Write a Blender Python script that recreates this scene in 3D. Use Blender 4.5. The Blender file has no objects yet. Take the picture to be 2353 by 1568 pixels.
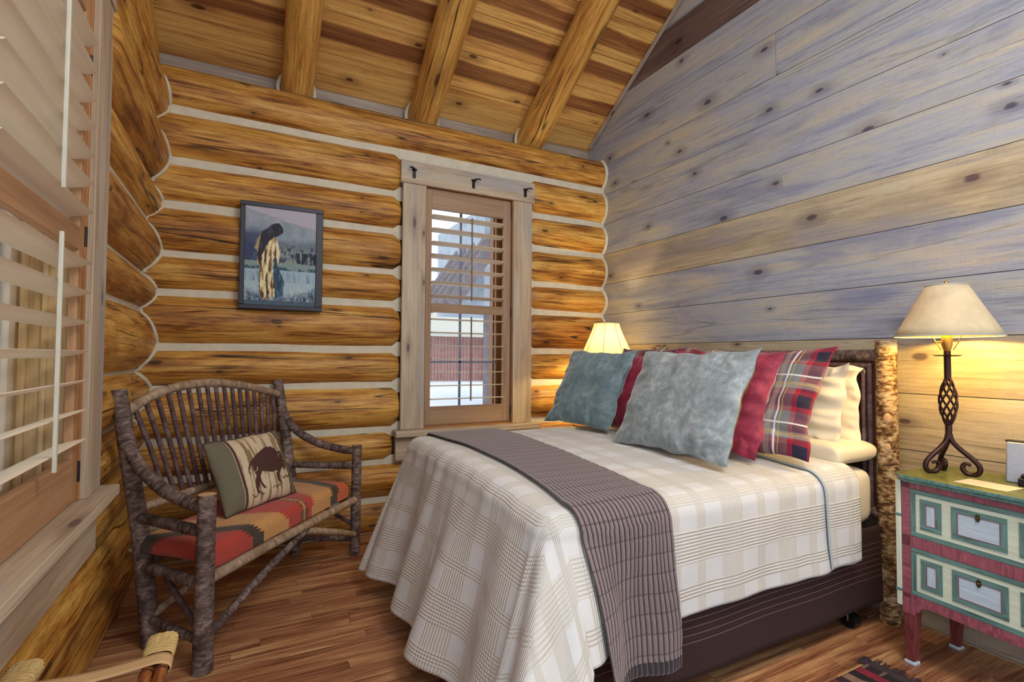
import bpy, math, random
import numpy as np
from mathutils import Vector, Matrix, noise as mn
random.seed(7)
S = bpy.context.scene
COL = S.collection
PI = math.pi
# ------------------------------------------------------------------ camera
yaw, pit, rol, foc = 0.48048224, 0.0295477, 0.00693328, 1178.4
cy, sy, cp, sp, cr, sr = math.cos(yaw), math.sin(yaw), math.cos(pit), math.sin(pit), math.cos(rol), math.sin(rol)
fw = Vector((sy*cp, cy*cp, sp)); rt = Vector((cy, -sy, 0)); up = rt.cross(fw)
r2 = cr*rt + sr*up; u2 = -sr*rt + cr*up
cam = bpy.data.cameras.new('camera'); cam.lens = foc/2353*36; cam.sensor_width = 36
cam.clip_start = 0.02
co = bpy.data.objects.new('camera', cam); COL.objects.link(co); S.camera = co
co.matrix_world = Matrix(((r2.x, u2.x, -fw.x, 0), (r2.y, u2.y, -fw.y, 0), (r2.z, u2.z, -fw.z, 1.3), (0, 0, 0, 1)))
# ------------------------------------------------------------------ world and view
S.view_settings.view_transform = 'Standard'; S.view_settings.look = 'None'
S.view_settings.gamma = 1; S.view_settings.use_curve_mapping = False
S.view_settings.exposure = 0.48
W = bpy.data.worlds.new('sky'); S.world = W; W.use_nodes = True
bgn = W.node_tree.nodes['Background']
bgn.inputs['Color'].default_value = (0.86, 0.93, 1.0, 1); bgn.inputs['Strength'].default_value = 1.05

def lamp(name, kind, loc, power, color, size=.05, rot=(0, 0, 0), size_y=None):
    l = bpy.data.lights.new(name, kind); l.energy = power; l.color = color
    if kind == 'AREA':
        l.size = size
        if size_y: l.shape = 'RECTANGLE'; l.size_y = size_y
    else: l.shadow_soft_size = size
    o = bpy.data.objects.new(name, l); COL.objects.link(o); o.location = loc; o.rotation_euler = rot
    return o
# added warm fill light overhead near the camera, standing for no known fixture
lamp('fill_light', 'AREA', (1.4, 0.1, 3.3), 34, (1.0, .90, .78), .9, (math.radians(28), 0, 0))

# ------------------------------------------------------------------ mesh helpers
def nz(x, y=0, z=0): return mn.noise(Vector((x, y, z)))

class G:
    def __init__(s): s.v = []; s.f = []; s.uv = []; s.r = []; s.m = []; s.c = None
    def face(s, idx, uvs, r=0., m=0): s.f.append(idx); s.uv.append(uvs); s.r.append(r); s.m.append(m)
    def add(s, verts, T=None):
        b = len(s.v)
        for p in verts: s.v.append(T @ Vector(p) if T else Vector(p))
        return b
    def box(s, lo, hi, r=0., m=0, T=None, uo=(0, 0), grain=None):
        x0, y0, z0 = lo; x1, y1, z1 = hi
        d = (x1-x0, y1-y0, z1-z0)
        ax = grain if grain is not None else d.index(max(d))
        P = [(x0, y0, z0), (x1, y0, z0), (x1, y1, z0), (x0, y1, z0), (x0, y0, z1), (x1, y0, z1), (x1, y1, z1), (x0, y1, z1)]
        b = s.add(P, T)
        for q in ((0, 3, 2, 1), (4, 5, 6, 7), (0, 1, 5, 4), (1, 2, 6, 5), (2, 3, 7, 6), (3, 0, 4, 7)):
            pts = [P[i] for i in q]
            flat = [a for a in range(3) if len({round(p[a], 6) for p in pts}) == 1]
            fl = flat[0] if flat else 2
            o = [a for a in range(3) if a != fl]
            ua = ax if ax in o else max(o, key=lambda a: d[a]); va = [a for a in o if a != ua][0]
            s.face([b+i for i in q], [(p[ua]+uo[0], p[va]+uo[1]+fl*.37) for p in pts], r, m)
    def grid(s, fn, nu, nv, uvf=None, r=0., m=0, closed=False, mf=None):
        b = len(s.v)
        for j in range(nv+1):
            for i in range(nu + (0 if closed else 1)):
                s.v.append(Vector(fn(i/nu, j/nv)))
        n = nu if closed else nu+1
        for j in range(nv):
            for i in range(nu):
                i2 = (i+1) % n if closed else i+1
                idx = [b+j*n+i, b+j*n+i2, b+(j+1)*n+i2, b+(j+1)*n+i]
                cs = [(i/nu, j/nv), ((i+1)/nu, j/nv), ((i+1)/nu, (j+1)/nv), (i/nu, (j+1)/nv)]
                s.face(idx, [uvf(*c) if uvf else c for c in cs], r, mf(i/nu, j/nv) if mf else m)
        return b
    def tube(s, pts, rads, n=12, caps=True, r=0., m=0, capm=None, wob=0., seed=0., sq=1.0, wf=6.):
        pts = [Vector(p) for p in pts]; k = len(pts)
        if not hasattr(rads, '__len__'): rads = [rads]*k
        tg = [(pts[min(i+1, k-1)]-pts[max(i-1, 0)]).normalized() for i in range(k)]
        a = Vector((0, 0, 1)) if abs(tg[0].z) < .9 else Vector((1, 0, 0))
        nn = (a - tg[0]*a.dot(tg[0])).normalized(); L = 0; b = len(s.v); Ls = []
        for i in range(k):
            if i: L += (pts[i]-pts[i-1]).length; nn = (nn - tg[i]*nn.dot(tg[i])).normalized()
            Ls.append(L); bb = tg[i].cross(nn)
            for j in range(n):
                th = 2*PI*j/n; c, sn = math.cos(th), math.sin(th)
                rr = rads[i]*(1 + (wob*nz(c*1.1+seed, sn*1.1+seed*2, L*wf) if wob else 0))
                s.v.append(pts[i] + nn*(c*rr) + bb*(sn*rr*sq))
        R = max(rads)
        for i in range(k-1):
            for j in range(n):
                j2 = (j+1) % n
                s.face([b+i*n+j, b+i*n+j2, b+(i+1)*n+j2, b+(i+1)*n+j],
                       [(Ls[i], j/n*2*PI*R), (Ls[i], (j+1)/n*2*PI*R), (Ls[i+1], (j+1)/n*2*PI*R), (Ls[i+1], j/n*2*PI*R)], r, m)
        if caps:
            cm = m if capm is None else capm
            cu = [(.02*math.cos(2*PI*j/n), .02*math.sin(2*PI*j/n)) for j in range(n)]
            s.face([b+j for j in range(n)][::-1], cu[::-1], r, cm)
            s.face([b+(k-1)*n+j for j in range(n)], cu, r, cm)
    def prism(s, poly, h0, h1, T=None, r=0., m=0):
        """poly of (x,y), extruded along local z"""
        n = len(poly)
        b = s.add([(p[0], p[1], h0) for p in poly] + [(p[0], p[1], h1) for p in poly], T)
        s.face([b+i for i in range(n)][::-1], [poly[i] for i in range(n)][::-1], r, m)
        s.face([b+n+i for i in range(n)], list(poly), r, m)
        for i in range(n):
            j = (i+1) % n
            l = math.dist(poly[i], poly[j])
            s.face([b+i, b+j, b+n+j, b+n+i], [(0, h0), (l, h0), (l, h1), (0, h1)], r, m)
    def lathe(s, prof, c, n=32, r=0., m=0):
        c = Vector(c)
        s.grid(lambda a, t: (c.x+prof_at(prof, t)[0]*math.cos(2*PI*a), c.y+prof_at(prof, t)[0]*math.sin(2*PI*a), c.z+prof_at(prof, t)[1]),
               n, len(prof)-1, lambda a, t: (a, t), r, m, closed=True)
    def build(s, name, mats, parent=None, smooth=True, angle=38, bevel=0., solid=0., sub=0, merge=False):
        if not isinstance(mats, (list, tuple)): mats = [mats]
        if parent is not None: org = parent_org(parent)
        else:
            xs = [p.x for p in s.v]; ys = [p.y for p in s.v]; zs = [p.z for p in s.v]
            org = Vector(((min(xs)+max(xs))/2, (min(ys)+max(ys))/2, min(zs)))
        me = bpy.data.meshes.new(name)
        me.from_pydata([tuple(p-org) for p in s.v], [], s.f)
        me.uv_layers.new(name='UVMap')
        flat = [c for f in s.uv for q in f for c in q]
        me.uv_layers[0].data.foreach_set('uv', flat)
        a = me.attributes.new('rnd', 'FLOAT', 'FACE'); a.data.foreach_set('value', [float(x) for x in s.r])
        if s.c is not None:
            ca = me.color_attributes.new('Col', 'FLOAT_COLOR', 'POINT')
            arr = np.ones((len(s.v), 4)); arr[:, :3] = s.c; ca.data.foreach_set('color', arr.ravel())
        for mt in mats: me.materials.append(mt)
        me.polygons.foreach_set('material_index', s.m)
        me.update()
        if smooth:
            me.shade_smooth(); me.set_sharp_from_angle(angle=math.radians(angle))
        o = bpy.data.objects.new(name, me); COL.objects.link(o)
        if parent is not None: o.parent = parent
        else: o.location = org
        o['_org'] = [org.x, org.y, org.z]
        if bevel:
            md = o.modifiers.new('bevel', 'BEVEL'); md.width = bevel; md.segments = 2; md.limit_method = 'ANGLE'; md.angle_limit = math.radians(40)
        if solid:
            md = o.modifiers.new('thickness', 'SOLIDIFY'); md.thickness = solid; md.offset = 0
        if sub:
            md = o.modifiers.new('smooth', 'SUBSURF'); md.levels = sub; md.render_levels = sub
        return o

def prof_at(prof, t):
    k = len(prof)-1; i = min(int(round(t*k)), k); return prof[i]
def parent_org(p): return Vector(p['_org'])
def root(name, loc, label=None, cat=None, group=None, kind=None):
    o = bpy.data.objects.new(name, None); COL.objects.link(o); o.location = loc; o.empty_display_size = .1
    o['_org'] = [float(x) for x in loc]
    return tag(o, label, cat, group, kind)
def tag(o, label=None, cat=None, group=None, kind=None):
    if label: o['label'] = label
    if cat: o['category'] = cat
    if group: o['group'] = group
    if kind: o['kind'] = kind
    return o
def sph(g, c, r, n=12, k=8, sc=(1, 1, 1), m=0):
    g.grid(lambda a, t: (c[0]+sc[0]*r*math.sin(PI*t)*math.cos(2*PI*a), c[1]+sc[1]*r*math.sin(PI*t)*math.sin(2*PI*a), c[2]-sc[2]*r*math.cos(PI*t)), n, k, None, 0, m, closed=True)
def crom(pts, k=6):
    """smooth curve through points"""
    P = [Vector(p) for p in pts]; out = []
    for i in range(len(P)-1):
        a = P[max(i-1, 0)]; b = P[i]; c = P[i+1]; d = P[min(i+2, len(P)-1)]
        for j in range(k):
            t = j/k
            out.append(.5*((2*b)+(c-a)*t+(2*a-5*b+4*c-d)*t*t+(3*b-a-3*c+d)*t**3))
    out.append(P[-1]); return out

# ------------------------------------------------------------------ materials
class NB:
    def __init__(s, name):
        s.mat = bpy.data.materials.new(name); s.mat.use_nodes = True; s.t = s.mat.node_tree; s.N = s.t.nodes; s.L = s.t.links
        s.N.clear(); s.out = s.N.new('ShaderNodeOutputMaterial'); s.b = s.N.new('ShaderNodeBsdfPrincipled'); s.L.new(s.b.outputs[0], s.out.inputs[0])
    def n(s, typ, **kw):
        x = s.N.new('ShaderNode'+typ)
        for k, v in kw.items():
            if k.startswith('_'): setattr(x, k[1:], v)
        return x
    def put(s, sock, v):
        if hasattr(v, 'is_output') or hasattr(v, 'links'): s.L.new(v, sock)
        elif v is not None: sock.default_value = v
    def math(s, op, a, b=None, c=None, clamp=False):
        x = s.N.new('ShaderNodeMath'); x.operation = op; x.use_clamp = clamp
        s.put(x.inputs[0], a)
        if b is not None: s.put(x.inputs[1], b)
        if c is not None: s.put(x.inputs[2], c)
        return x.outputs[0]
    def uv(s):
        u = s.N.new('ShaderNodeUVMap'); u.uv_map = 'UVMap'; q = s.N.new('ShaderNodeSeparateXYZ'); s.L.new(u.outputs[0], q.inputs[0]); return q.outputs[0], q.outputs[1]
    def rnd(s, obj=True):
        a = s.N.new('ShaderNodeAttribute'); a.attribute_name = 'rnd'
        if not obj: return a.outputs['Fac']
        o = s.N.new('ShaderNodeObjectInfo')
        return s.math('ADD', a.outputs['Fac'], o.outputs['Random'])
    def vec(s, x, y, z=0.):
        c = s.N.new('ShaderNodeCombineXYZ'); s.put(c.inputs[0], x); s.put(c.inputs[1], y); s.put(c.inputs[2], z); return c.outputs[0]
    def noise(s, v, scale=1., detail=5., rough=.6, dist=0.):
        x = s.N.new('ShaderNodeTexNoise'); s.L.new(v, x.inputs['Vector']); x.inputs['Scale'].default_value = scale
        x.inputs['Detail'].default_value = detail; x.inputs['Roughness'].default_value = rough; x.inputs['Distortion'].default_value = dist
        return x.outputs['Fac']
    def ramp(s, fac, stops, mode='LINEAR'):
        x = s.N.new('ShaderNodeValToRGB'); s.put(x.inputs[0], fac); e = x.color_ramp; e.interpolation = mode
        while len(e.elements) < len(stops): e.elements.new(.5)
        for i, (p, c) in enumerate(stops):
            e.elements[i].position = p; e.elements[i].color = (*c, 1) if len(c) == 3 else c
        return x.outputs[0]
    def mix(s, fac, a, b, typ='MIX'):
        x = s.N.new('ShaderNodeMix'); x.data_type = 'RGBA'; x.blend_type = typ
        s.put(x.inputs['Factor'], fac)
        for k, v in ((6, a), (7, b)):
            if isinstance(v, tuple): v = (*v, 1) if len(v) == 3 else v
            s.put(x.inputs[k], v)
        return x.outputs[2]
    def sm(s, v, lo, hi):
        x = s.N.new('ShaderNodeMapRange'); x.interpolation_type = 'SMOOTHSTEP'; s.put(x.inputs[0], v); x.inputs[1].default_value = lo; x.inputs[2].default_value = hi
        return x.outputs[0]
    def obj(s):
        t = s.N.new('ShaderNodeTexCoord'); return t.outputs['Object']
    def bump(s, h, strength=.3, dist=.01, normal=None):
        x = s.N.new('ShaderNodeBump'); s.L.new(h, x.inputs['Height']); x.inputs['Strength'].default_value = strength; x.inputs['Distance'].default_value = dist
        if normal is not None: s.L.new(normal, x.inputs['Normal'])
        s.L.new(x.outputs[0], s.b.inputs['Normal']); return x.outputs[0]
    def set(s, col=None, rough=.6, metal=0., **kw):
        if col is not None: s.put(s.b.inputs['Base Color'], (*col, 1) if isinstance(col, tuple) and len(col) == 3 else col)
        s.put(s.b.inputs['Roughness'], rough); s.b.inputs['Metallic'].default_value = metal
        for k, v in kw.items(): s.put(s.b.inputs[k.replace('_', ' ')], v)
        return s.mat

def srgb(r, g, b):
    f = lambda c: (c/255/12.92) if c <= 10 else (((c/255)+.055)/1.055)**2.4
    return (f(r), f(g), f(b))

def wood(name, stops, fine=(2.2, 55), blot=(1.1, 5.), mixw=.45, knots=.5, kscale=(1.6, 5.), cracks=.5, rough=.55, bump=.35, kcol=None, stain=None, contrast=1.0, crk=(.7, 11.), ncol=None, spec=.3, saw=0, heart=0, tone=0, grit=0):
    s = NB(name); u, v = s.uv(); r = s.rnd(); rz = s.math('MULTIPLY', r, 53.7)
    a = s.noise(s.vec(s.math('MULTIPLY', u, fine[0]), s.math('MULTIPLY', v, fine[1]), rz), 1, 6, .65, .5)
    b = s.noise(s.vec(s.math('MULTIPLY', u, blot[0]), s.math('MULTIPLY', v, blot[1]), rz), 1, 4, .6, .8)
    h = s.math('ADD', s.math('MULTIPLY', a, mixw), s.math('MULTIPLY', b, 1-mixw))
    h = s.math('MULTIPLY_ADD', s.math('SUBTRACT', h, .5), 2.1*contrast, .5, clamp=True)
    if heart:
        fv = s.math('MULTIPLY', s.math('FRACT', s.math('ADD', s.math('MULTIPLY', v, 1/heart), s.math('MULTIPLY', s.math('SUBTRACT', b, .5), .30))), 1.)
        dd = s.math('ABSOLUTE', s.math('SUBTRACT', fv, s.math('MULTIPLY_ADD', s.math('FRACT', s.math('MULTIPLY', r, 7.3)), .30, .38)))
        hm = s.math('SUBTRACT', 1., s.sm(dd, .17, .26)); hm = s.math('MULTIPLY', hm, s.math('GREATER_THAN', s.math('FRACT', s.math('MULTIPLY', r, 13.1)), .22))
        h = s.math('SUBTRACT', h, s.math('MULTIPLY', hm, .33), clamp=True)
    col = s.ramp(h, stops)
    if tone:
        oi = s.N.new('ShaderNodeObjectInfo'); t1 = s.mix(s.math('FRACT', s.math('MULTIPLY', oi.outputs['Random'], 7.7)), (.82, .72, .66), (1.12, 1.12, 1.04)); col = s.mix(1., col, t1, 'MULTIPLY')
    if grit:
        gr_ = s.noise(s.vec(s.math('MULTIPLY', u, 11.), s.math('MULTIPLY', v, 170.), rz), 1, 4, .75, .4)
        gk = s.noise(s.vec(s.math('MULTIPLY', u, 3.), s.math('MULTIPLY', v, 12.), s.math('ADD', rz, 21.)), 1, 3, .6)
        col = s.mix(s.math('MULTIPLY', s.math('MULTIPLY', s.sm(gr_, .50, .66), s.sm(gk, .30, .62)), grit), col, s.mix(1., col, (.42, .34, .30), 'MULTIPLY'))
        col = s.mix(s.math('MULTIPLY', s.sm(gr_, .48, .30), grit*.35), col, s.mix(1., col, (1.35, 1.35, 1.3), 'MULTIPLY'))
    if saw:
        sw = s.noise(s.vec(s.math('MULTIPLY', u, 230.), s.math('MULTIPLY', v, 7.), rz), 1, 3, .6)
        col = s.mix(s.math('MULTIPLY', s.sm(sw, .52, .75), .30), col, tuple(x*.62 for x in stops[2][1]))
    height = a
    if stain:
        st = s.noise(s.vec(s.math('MULTIPLY', u, stain[1]), s.math('MULTIPLY', v, stain[2]), s.math('ADD', rz, 11.)), 1, 5, .6, .6)
        col = s.mix(s.math('MULTIPLY', s.sm(st, stain[3], stain[4]), stain[5]), col, stain[0])
    if cracks:
        n = s.noise(s.vec(s.math('MULTIPLY', u, crk[0]), s.math('MULTIPLY', v, crk[1]), s.math('ADD', rz, 5.)), 1, 2, .4, .3)
        ln = s.math('ABSOLUTE', s.math('SUBTRACT', n, .47))
        ln = s.math('SUBTRACT', 1., s.sm(ln, .003, .018))
        gate = s.sm(s.noise(s.vec(s.math('MULTIPLY', u, 1.3), s.math('MULTIPLY', v, 9.), s.math('ADD', rz, 9.)), 1, 1), .42, .6)
        ln = s.math('MULTIPLY', ln, gate)
        col = s.mix(s.math('MULTIPLY', ln, cracks), col, (.03, .015, .008))
        height = s.math('SUBTRACT', height, s.math('MULTIPLY', ln, 1.2))
    if knots:
        vo = s.N.new('ShaderNodeTexVoronoi'); vo.voronoi_dimensions = '2D'; s.L.new(s.vec(s.math('MULTIPLY_ADD', u, kscale[0], rz), s.math('MULTIPLY_ADD', v, kscale[1], s.math('MULTIPLY', rz, 1.7))), vo.inputs['Vector']); vo.inputs['Scale'].default_value = 1
        sep = s.N.new('ShaderNodeSeparateColor'); s.L.new(vo.outputs['Color'], sep.inputs[0])
        wob = s.math('DIVIDE', s.math('MULTIPLY_ADD', s.math('SUBTRACT', a, .5), .10, vo.outputs['Distance']), s.math('MULTIPLY_ADD', sep.outputs[1], 1.1, .35))
        k = s.math('SUBTRACT', 1., s.sm(wob, .040, .085))
        ring = s.math('MULTIPLY', s.math('SUBTRACT', 1., s.sm(wob, .08, .30)), .35)
        k = s.math('MULTIPLY', k, s.math('LESS_THAN', sep.outputs[0], knots))
        kg = s.math('LESS_THAN', sep.outputs[0], knots)
        col = s.mix(s.math('MULTIPLY', ring, kg), col, kcol or (.12, .05, .02))
        col = s.mix(s.math('MULTIPLY', k, .85), col, kcol or (.05, .022, .01))
        height = s.math('SUBTRACT', height, s.math('MULTIPLY', k, .5))
    s.bump(height, bump, .006)
    return s.set(col, rough, Specular_IOR_Level=spec)

def plain(name, col, rough=.5, metal=0., nsc=0., namp=.15, bump=0., **kw):
    s = NB(name); c = (*col, 1)
    if nsc:
        n = s.noise(s.obj(), nsc, 5, .6, .2)
        c = s.mix(s.math('MULTIPLY_ADD', s.math('SUBTRACT', n, .5), 2., .5, clamp=True), tuple(x*(1-namp) for x in col), tuple(min(1, x*(1+namp)) for x in col))
        if bump: s.bump(n, bump, .004)
    s.put(s.b.inputs['Base Color'], c); s.put(s.b.inputs['Roughness'], rough); s.b.inputs['Metallic'].default_value = metal
    for k, v in kw.items(): s.put(s.b.inputs[k.replace('_', ' ')], v)
    return s.mat

def vcol(name, rough=.85, weave=0., bump=.2, sheen=0.):
    s = NB(name); a = s.N.new('ShaderNodeVertexColor'); a.layer_name = 'Col'
    col = a.outputs[0]
    if weave:
        u, v = s.uv()
        w = s.math('MULTIPLY', s.math('SINE', s.math('MULTIPLY', u, weave)), s.math('SINE', s.math('MULTIPLY', v, weave)))
        n = s.noise(s.obj(), 60, 3, .6)
        s.bump(s.math('ADD', w, n), bump, .002)
        col = s.mix(s.math('MULTIPLY', n, .35), col, s.mix(1., col, (.35, .35, .35), 'MULTIPLY'))
    return s.set(col, rough, Sheen_Weight=sheen)

M = {}
M['log'] = wood('log_wood', [(.0, srgb(66, 36, 18)), (.24, srgb(130, 80, 36)), (.45, srgb(184, 130, 60)), (.68, srgb(212, 166, 86)), (1, srgb(232, 200, 132))],
                fine=(2.4, 46), blot=(1.2, 7.5), mixw=.55, knots=.26, kscale=(2.6, 6.5), tone=1, grit=0.85, cracks=.95, rough=.42, bump=.6, stain=(srgb(108, 56, 26), 1.5, 5.5, .54, .70, .55), contrast=1.25, crk=(.6, 15))
M['rafter'] = wood('rafter_wood', [(.0, srgb(92, 52, 22)), (.3, srgb(174, 118, 56)), (.6, srgb(216, 168, 88)), (1, srgb(238, 204, 134))],
                fine=(2.2, 44), blot=(1.1, 7), mixw=.55, knots=.3, grit=0.8, cracks=.9, rough=.45, bump=.5, stain=(srgb(110, 90, 74), 1.1, 5, .6, .72, .6))
M['endgrain'] = wood('end_grain', [(0, srgb(120, 64, 24)), (.5, srgb(200, 128, 56)), (1, srgb(226, 164, 90))], fine=(20, 20), blot=(8, 8), knots=0, cracks=0)
M['plank'] = wood('barn_plank', [(.0, srgb(84, 82, 92)), (.2, srgb(128, 130, 146)), (.42, srgb(160, 164, 178)), (.58, srgb(176, 172, 166)), (.78, srgb(196, 184, 160)), (1, srgb(214, 206, 190))],
                fine=(1.6, 60), blot=(.8, 5.5), mixw=.45, knots=.42, kscale=(2.6, 5.0), cracks=.25, rough=.6, bump=.3, kcol=srgb(66, 62, 84), stain=(srgb(112, 120, 152), .9, 5.5, .50, .72, .7), contrast=.8, crk=(.5, 9), saw=1, grit=0.45)
M['plank_tan'] = wood('tan_plank', [(.0, srgb(120, 102, 84)), (.3, srgb(164, 148, 124)), (.6, srgb(186, 172, 146)), (1, srgb(204, 194, 172))],
                fine=(1.6, 60), blot=(.8, 5.5), mixw=.45, knots=.42, kscale=(2.6, 5.0), cracks=.3, rough=.6, bump=.3, kcol=srgb(74, 58, 66), stain=(srgb(124, 126, 150), .9, 5.5, .50, .72, .6), crk=(.5, 9), saw=1, grit=.5)
M['plank_dark'] = wood('dark_plank', [(0, srgb(62, 48, 46)), (.5, srgb(108, 88, 82)), (1, srgb(150, 130, 120))], fine=(1, 42), blot=(.6, 4), knots=.35, kscale=(2.1, 4.5), cracks=.3, kcol=srgb(30, 22, 34))
M['ceil'] = wood('ceiling_board', [(.0, srgb(104, 62, 38)), (.25, srgb(148, 98, 58)), (.45, srgb(204, 154, 88)), (.65, srgb(228, 186, 112)), (1, srgb(242, 208, 144))],
                fine=(1.4, 60), blot=(.6, 7), mixw=.5, knots=.26, kscale=(2.2, 5.0), grit=0.5, cracks=0, rough=.42, bump=.2, contrast=.75, kcol=srgb(64, 30, 18), heart=.2915)
M['grayboard'] = wood('gray_board', [(0, srgb(112, 98, 92)), (.5, srgb(158, 142, 130)), (1, srgb(190, 180, 168))], knots=.35, cracks=.2)
M['casing'] = wood('casing_wood', [(0, srgb(134, 110, 90)), (.4, srgb(172, 152, 130)), (.7, srgb(194, 178, 156)), (1, srgb(210, 198, 180))], fine=(1.6, 50), blot=(.8, 7), knots=.4, kscale=(2.2, 7), cracks=.15, rough=.6, bump=.2, kcol=srgb(98, 78, 74), stain=(srgb(150, 158, 170), .8, 6, .52, .7, .55))
M['frame'] = wood('frame_wood', [(0, srgb(112, 70, 36)), (.5, srgb(160, 108, 62)), (1, srgb(190, 138, 88))], fine=(1.5, 70), blot=(.6, 6), knots=0, cracks=0, rough=.4, bump=.12)
M['shutter'] = wood('shutter_wood', [(0, srgb(132, 92, 62)), (.5, srgb(172, 130, 94)), (1, srgb(196, 156, 118))], fine=(1.5, 80), blot=(.6, 7), knots=0, cracks=0, rough=.42, bump=.1)
M['shutter_gray'] = wood('weathered_shutter', [(0, srgb(118, 90, 68)), (.5, srgb(158, 128, 102)), (1, srgb(184, 156, 130))], fine=(1.5, 80), blot=(.6, 7), knots=0, cracks=0, rough=.42, bump=.1)
M['louver'] = wood('louver_wood', [(0, srgb(222, 206, 182)), (.5, srgb(238, 224, 202)), (1, srgb(248, 240, 226))], fine=(1.2, 60), blot=(.6, 9), knots=0, cracks=0, rough=.38, bump=.08)
M['rod'] = plain('tilt_rod', srgb(206, 204, 190), .35)
M['rod_backlit'] = plain('tilt_rod_backlit', srgb(120, 100, 84), .4)  # darker copy of the rod colour; its backlit shade is painted in
M['chink'] = plain('chinking', srgb(206, 198, 178), .85, nsc=14, namp=.12, bump=.3)
M['floor'] = wood('floor_strip', [(0, srgb(74, 40, 30)), (.25, srgb(122, 74, 52)), (.5, srgb(166, 114, 80)), (.75, srgb(200, 154, 108)), (1, srgb(224, 190, 146))],
                fine=(2.2, 60), blot=(1.0, 9), mixw=.5, knots=.03, kscale=(3, 12), grit=.55, cracks=.3, rough=.34, bump=.08, contrast=1.25, crk=(1.4, 18), spec=.45)
M['bark'] = wood('bark', [(0, srgb(40, 28, 28)), (.35, srgb(78, 62, 58)), (.6, srgb(118, 100, 94)), (.85, srgb(156, 138, 130)), (1, srgb(184, 172, 164))],
                fine=(60, 22), blot=(10, 9), mixw=.6, knots=0, cracks=0, rough=.75, bump=.7, contrast=1.2)
M['bark_light'] = wood('pale_bark', [(0, srgb(84, 64, 50)), (.35, srgb(134, 110, 90)), (.7, srgb(178, 156, 132)), (1, srgb(204, 188, 166))],
                fine=(60, 22), blot=(10, 9), mixw=.55, knots=0, cracks=0, rough=.7, bump=.5)
M['bark_post'] = wood('birch_bark', [(0, srgb(34, 22, 16)), (.3, srgb(82, 56, 36)), (.5, srgb(140, 106, 70)), (.62, srgb(176, 150, 112)), (1, srgb(214, 200, 176))],
                fine=(70, 26), blot=(14, 12), mixw=.55, knots=0, cracks=0, rough=.75, bump=.8, contrast=1.5)
M['twig'] = wood('twig_bark', [(0, srgb(44, 30, 34)), (.5, srgb(88, 66, 68)), (1, srgb(140, 116, 114))], fine=(50, 20), blot=(12, 8), knots=0, cracks=0, rough=.6, bump=.5)
M['cut'] = plain('cut_wood', srgb(196, 160, 124), .7, nsc=40, namp=.2)
M['iron'] = plain('wrought_iron', srgb(66, 44, 42), .35, .8, nsc=20, namp=.35)
M['black'] = plain('black_metal', srgb(28, 26, 30), .4, .5)
M['brass'] = plain('brass', srgb(190, 150, 80), .3, 1.)
M['nickel'] = plain('nickel', srgb(150, 148, 140), .3, 1.)
# ================================================================== the room shell
XP = 2.95            # plank wall face
def ceil_z(y): return 3.335 - .6305*(y-4.032)

# floor: narrow strips along x
g = G(); rr = random.Random(3); y = -1.6; wd = .072
while y < 4.05:
    x = -1.0 + rr.uniform(-.6, 0)
    while x < XP+.02:
        L = rr.uniform(.35, 1.1); x1 = min(x+L, XP+.03)
        r = rr.random()
        g.box((x+.0006, y+.0006, -.02), (x1-.0006, y+wd-.0006, 0), r, 0, None, (rr.uniform(0, 40), rr.uniform(0, 20)), 0)
        x += L
    y += wd
g.box((-1.6, -1.6, -.06), (XP+.1, 4.1, -.021), 0, 1)
tag(g.build('floor', [M['floor'], M['black']], None, smooth=False), kind='structure')

# plank wall (headboard wall)
g = G(); rr = random.Random(12); k = 0
z = -.273
while z < 5.0:
    cuts = [-1.6, 4.1]
    if abs(z-3.087) < .05: cuts = [-1.6, 2.067, 4.1]
    elif z > 3.0 and rr.random() < .4: cuts = [-1.6, rr.uniform(-.5, .7), 4.1]
    for a, b in zip(cuts[:-1], cuts[1:]):
        m = 0
        if z < 1.3 and z > .7: m = 1
        if abs(z-1.967) < .1 or z < .7: m = 1
        if abs(z-3.647) < .05: m = 2
        g.box((XP, a+.001, z+.0018), (XP+.02, b-.001, z+.28-.0018), rr.random(), m, None, (rr.uniform(0, 40), rr.uniform(0, 40)), 1)
    z += .28
g.box((XP+.019, -1.6, -.1), (XP+.06, 4.1, 5.1), 0, 3)
tag(g.build('wall_right', [M['plank'], M['plank_tan'], M['plank_dark'], M['black']], None, smooth=False, bevel=0), kind='structure')

# log courses
BZ = [-.02, .24, .507, .75, 1.075, 1.345, 1.685, 1.93, 2.235, 2.53, 2.85, 3.15]
BF = 3.77
LZ = [-.05, .15, .42, .68, .92, 1.203, 1.565, 1.797, 2.12, 2.36, 2.727, 3.09]
LX = [-.53, -.53, -.53, -.525, -.51, -.485, -.495, -.475, -.475, -.445, -.45]

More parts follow.
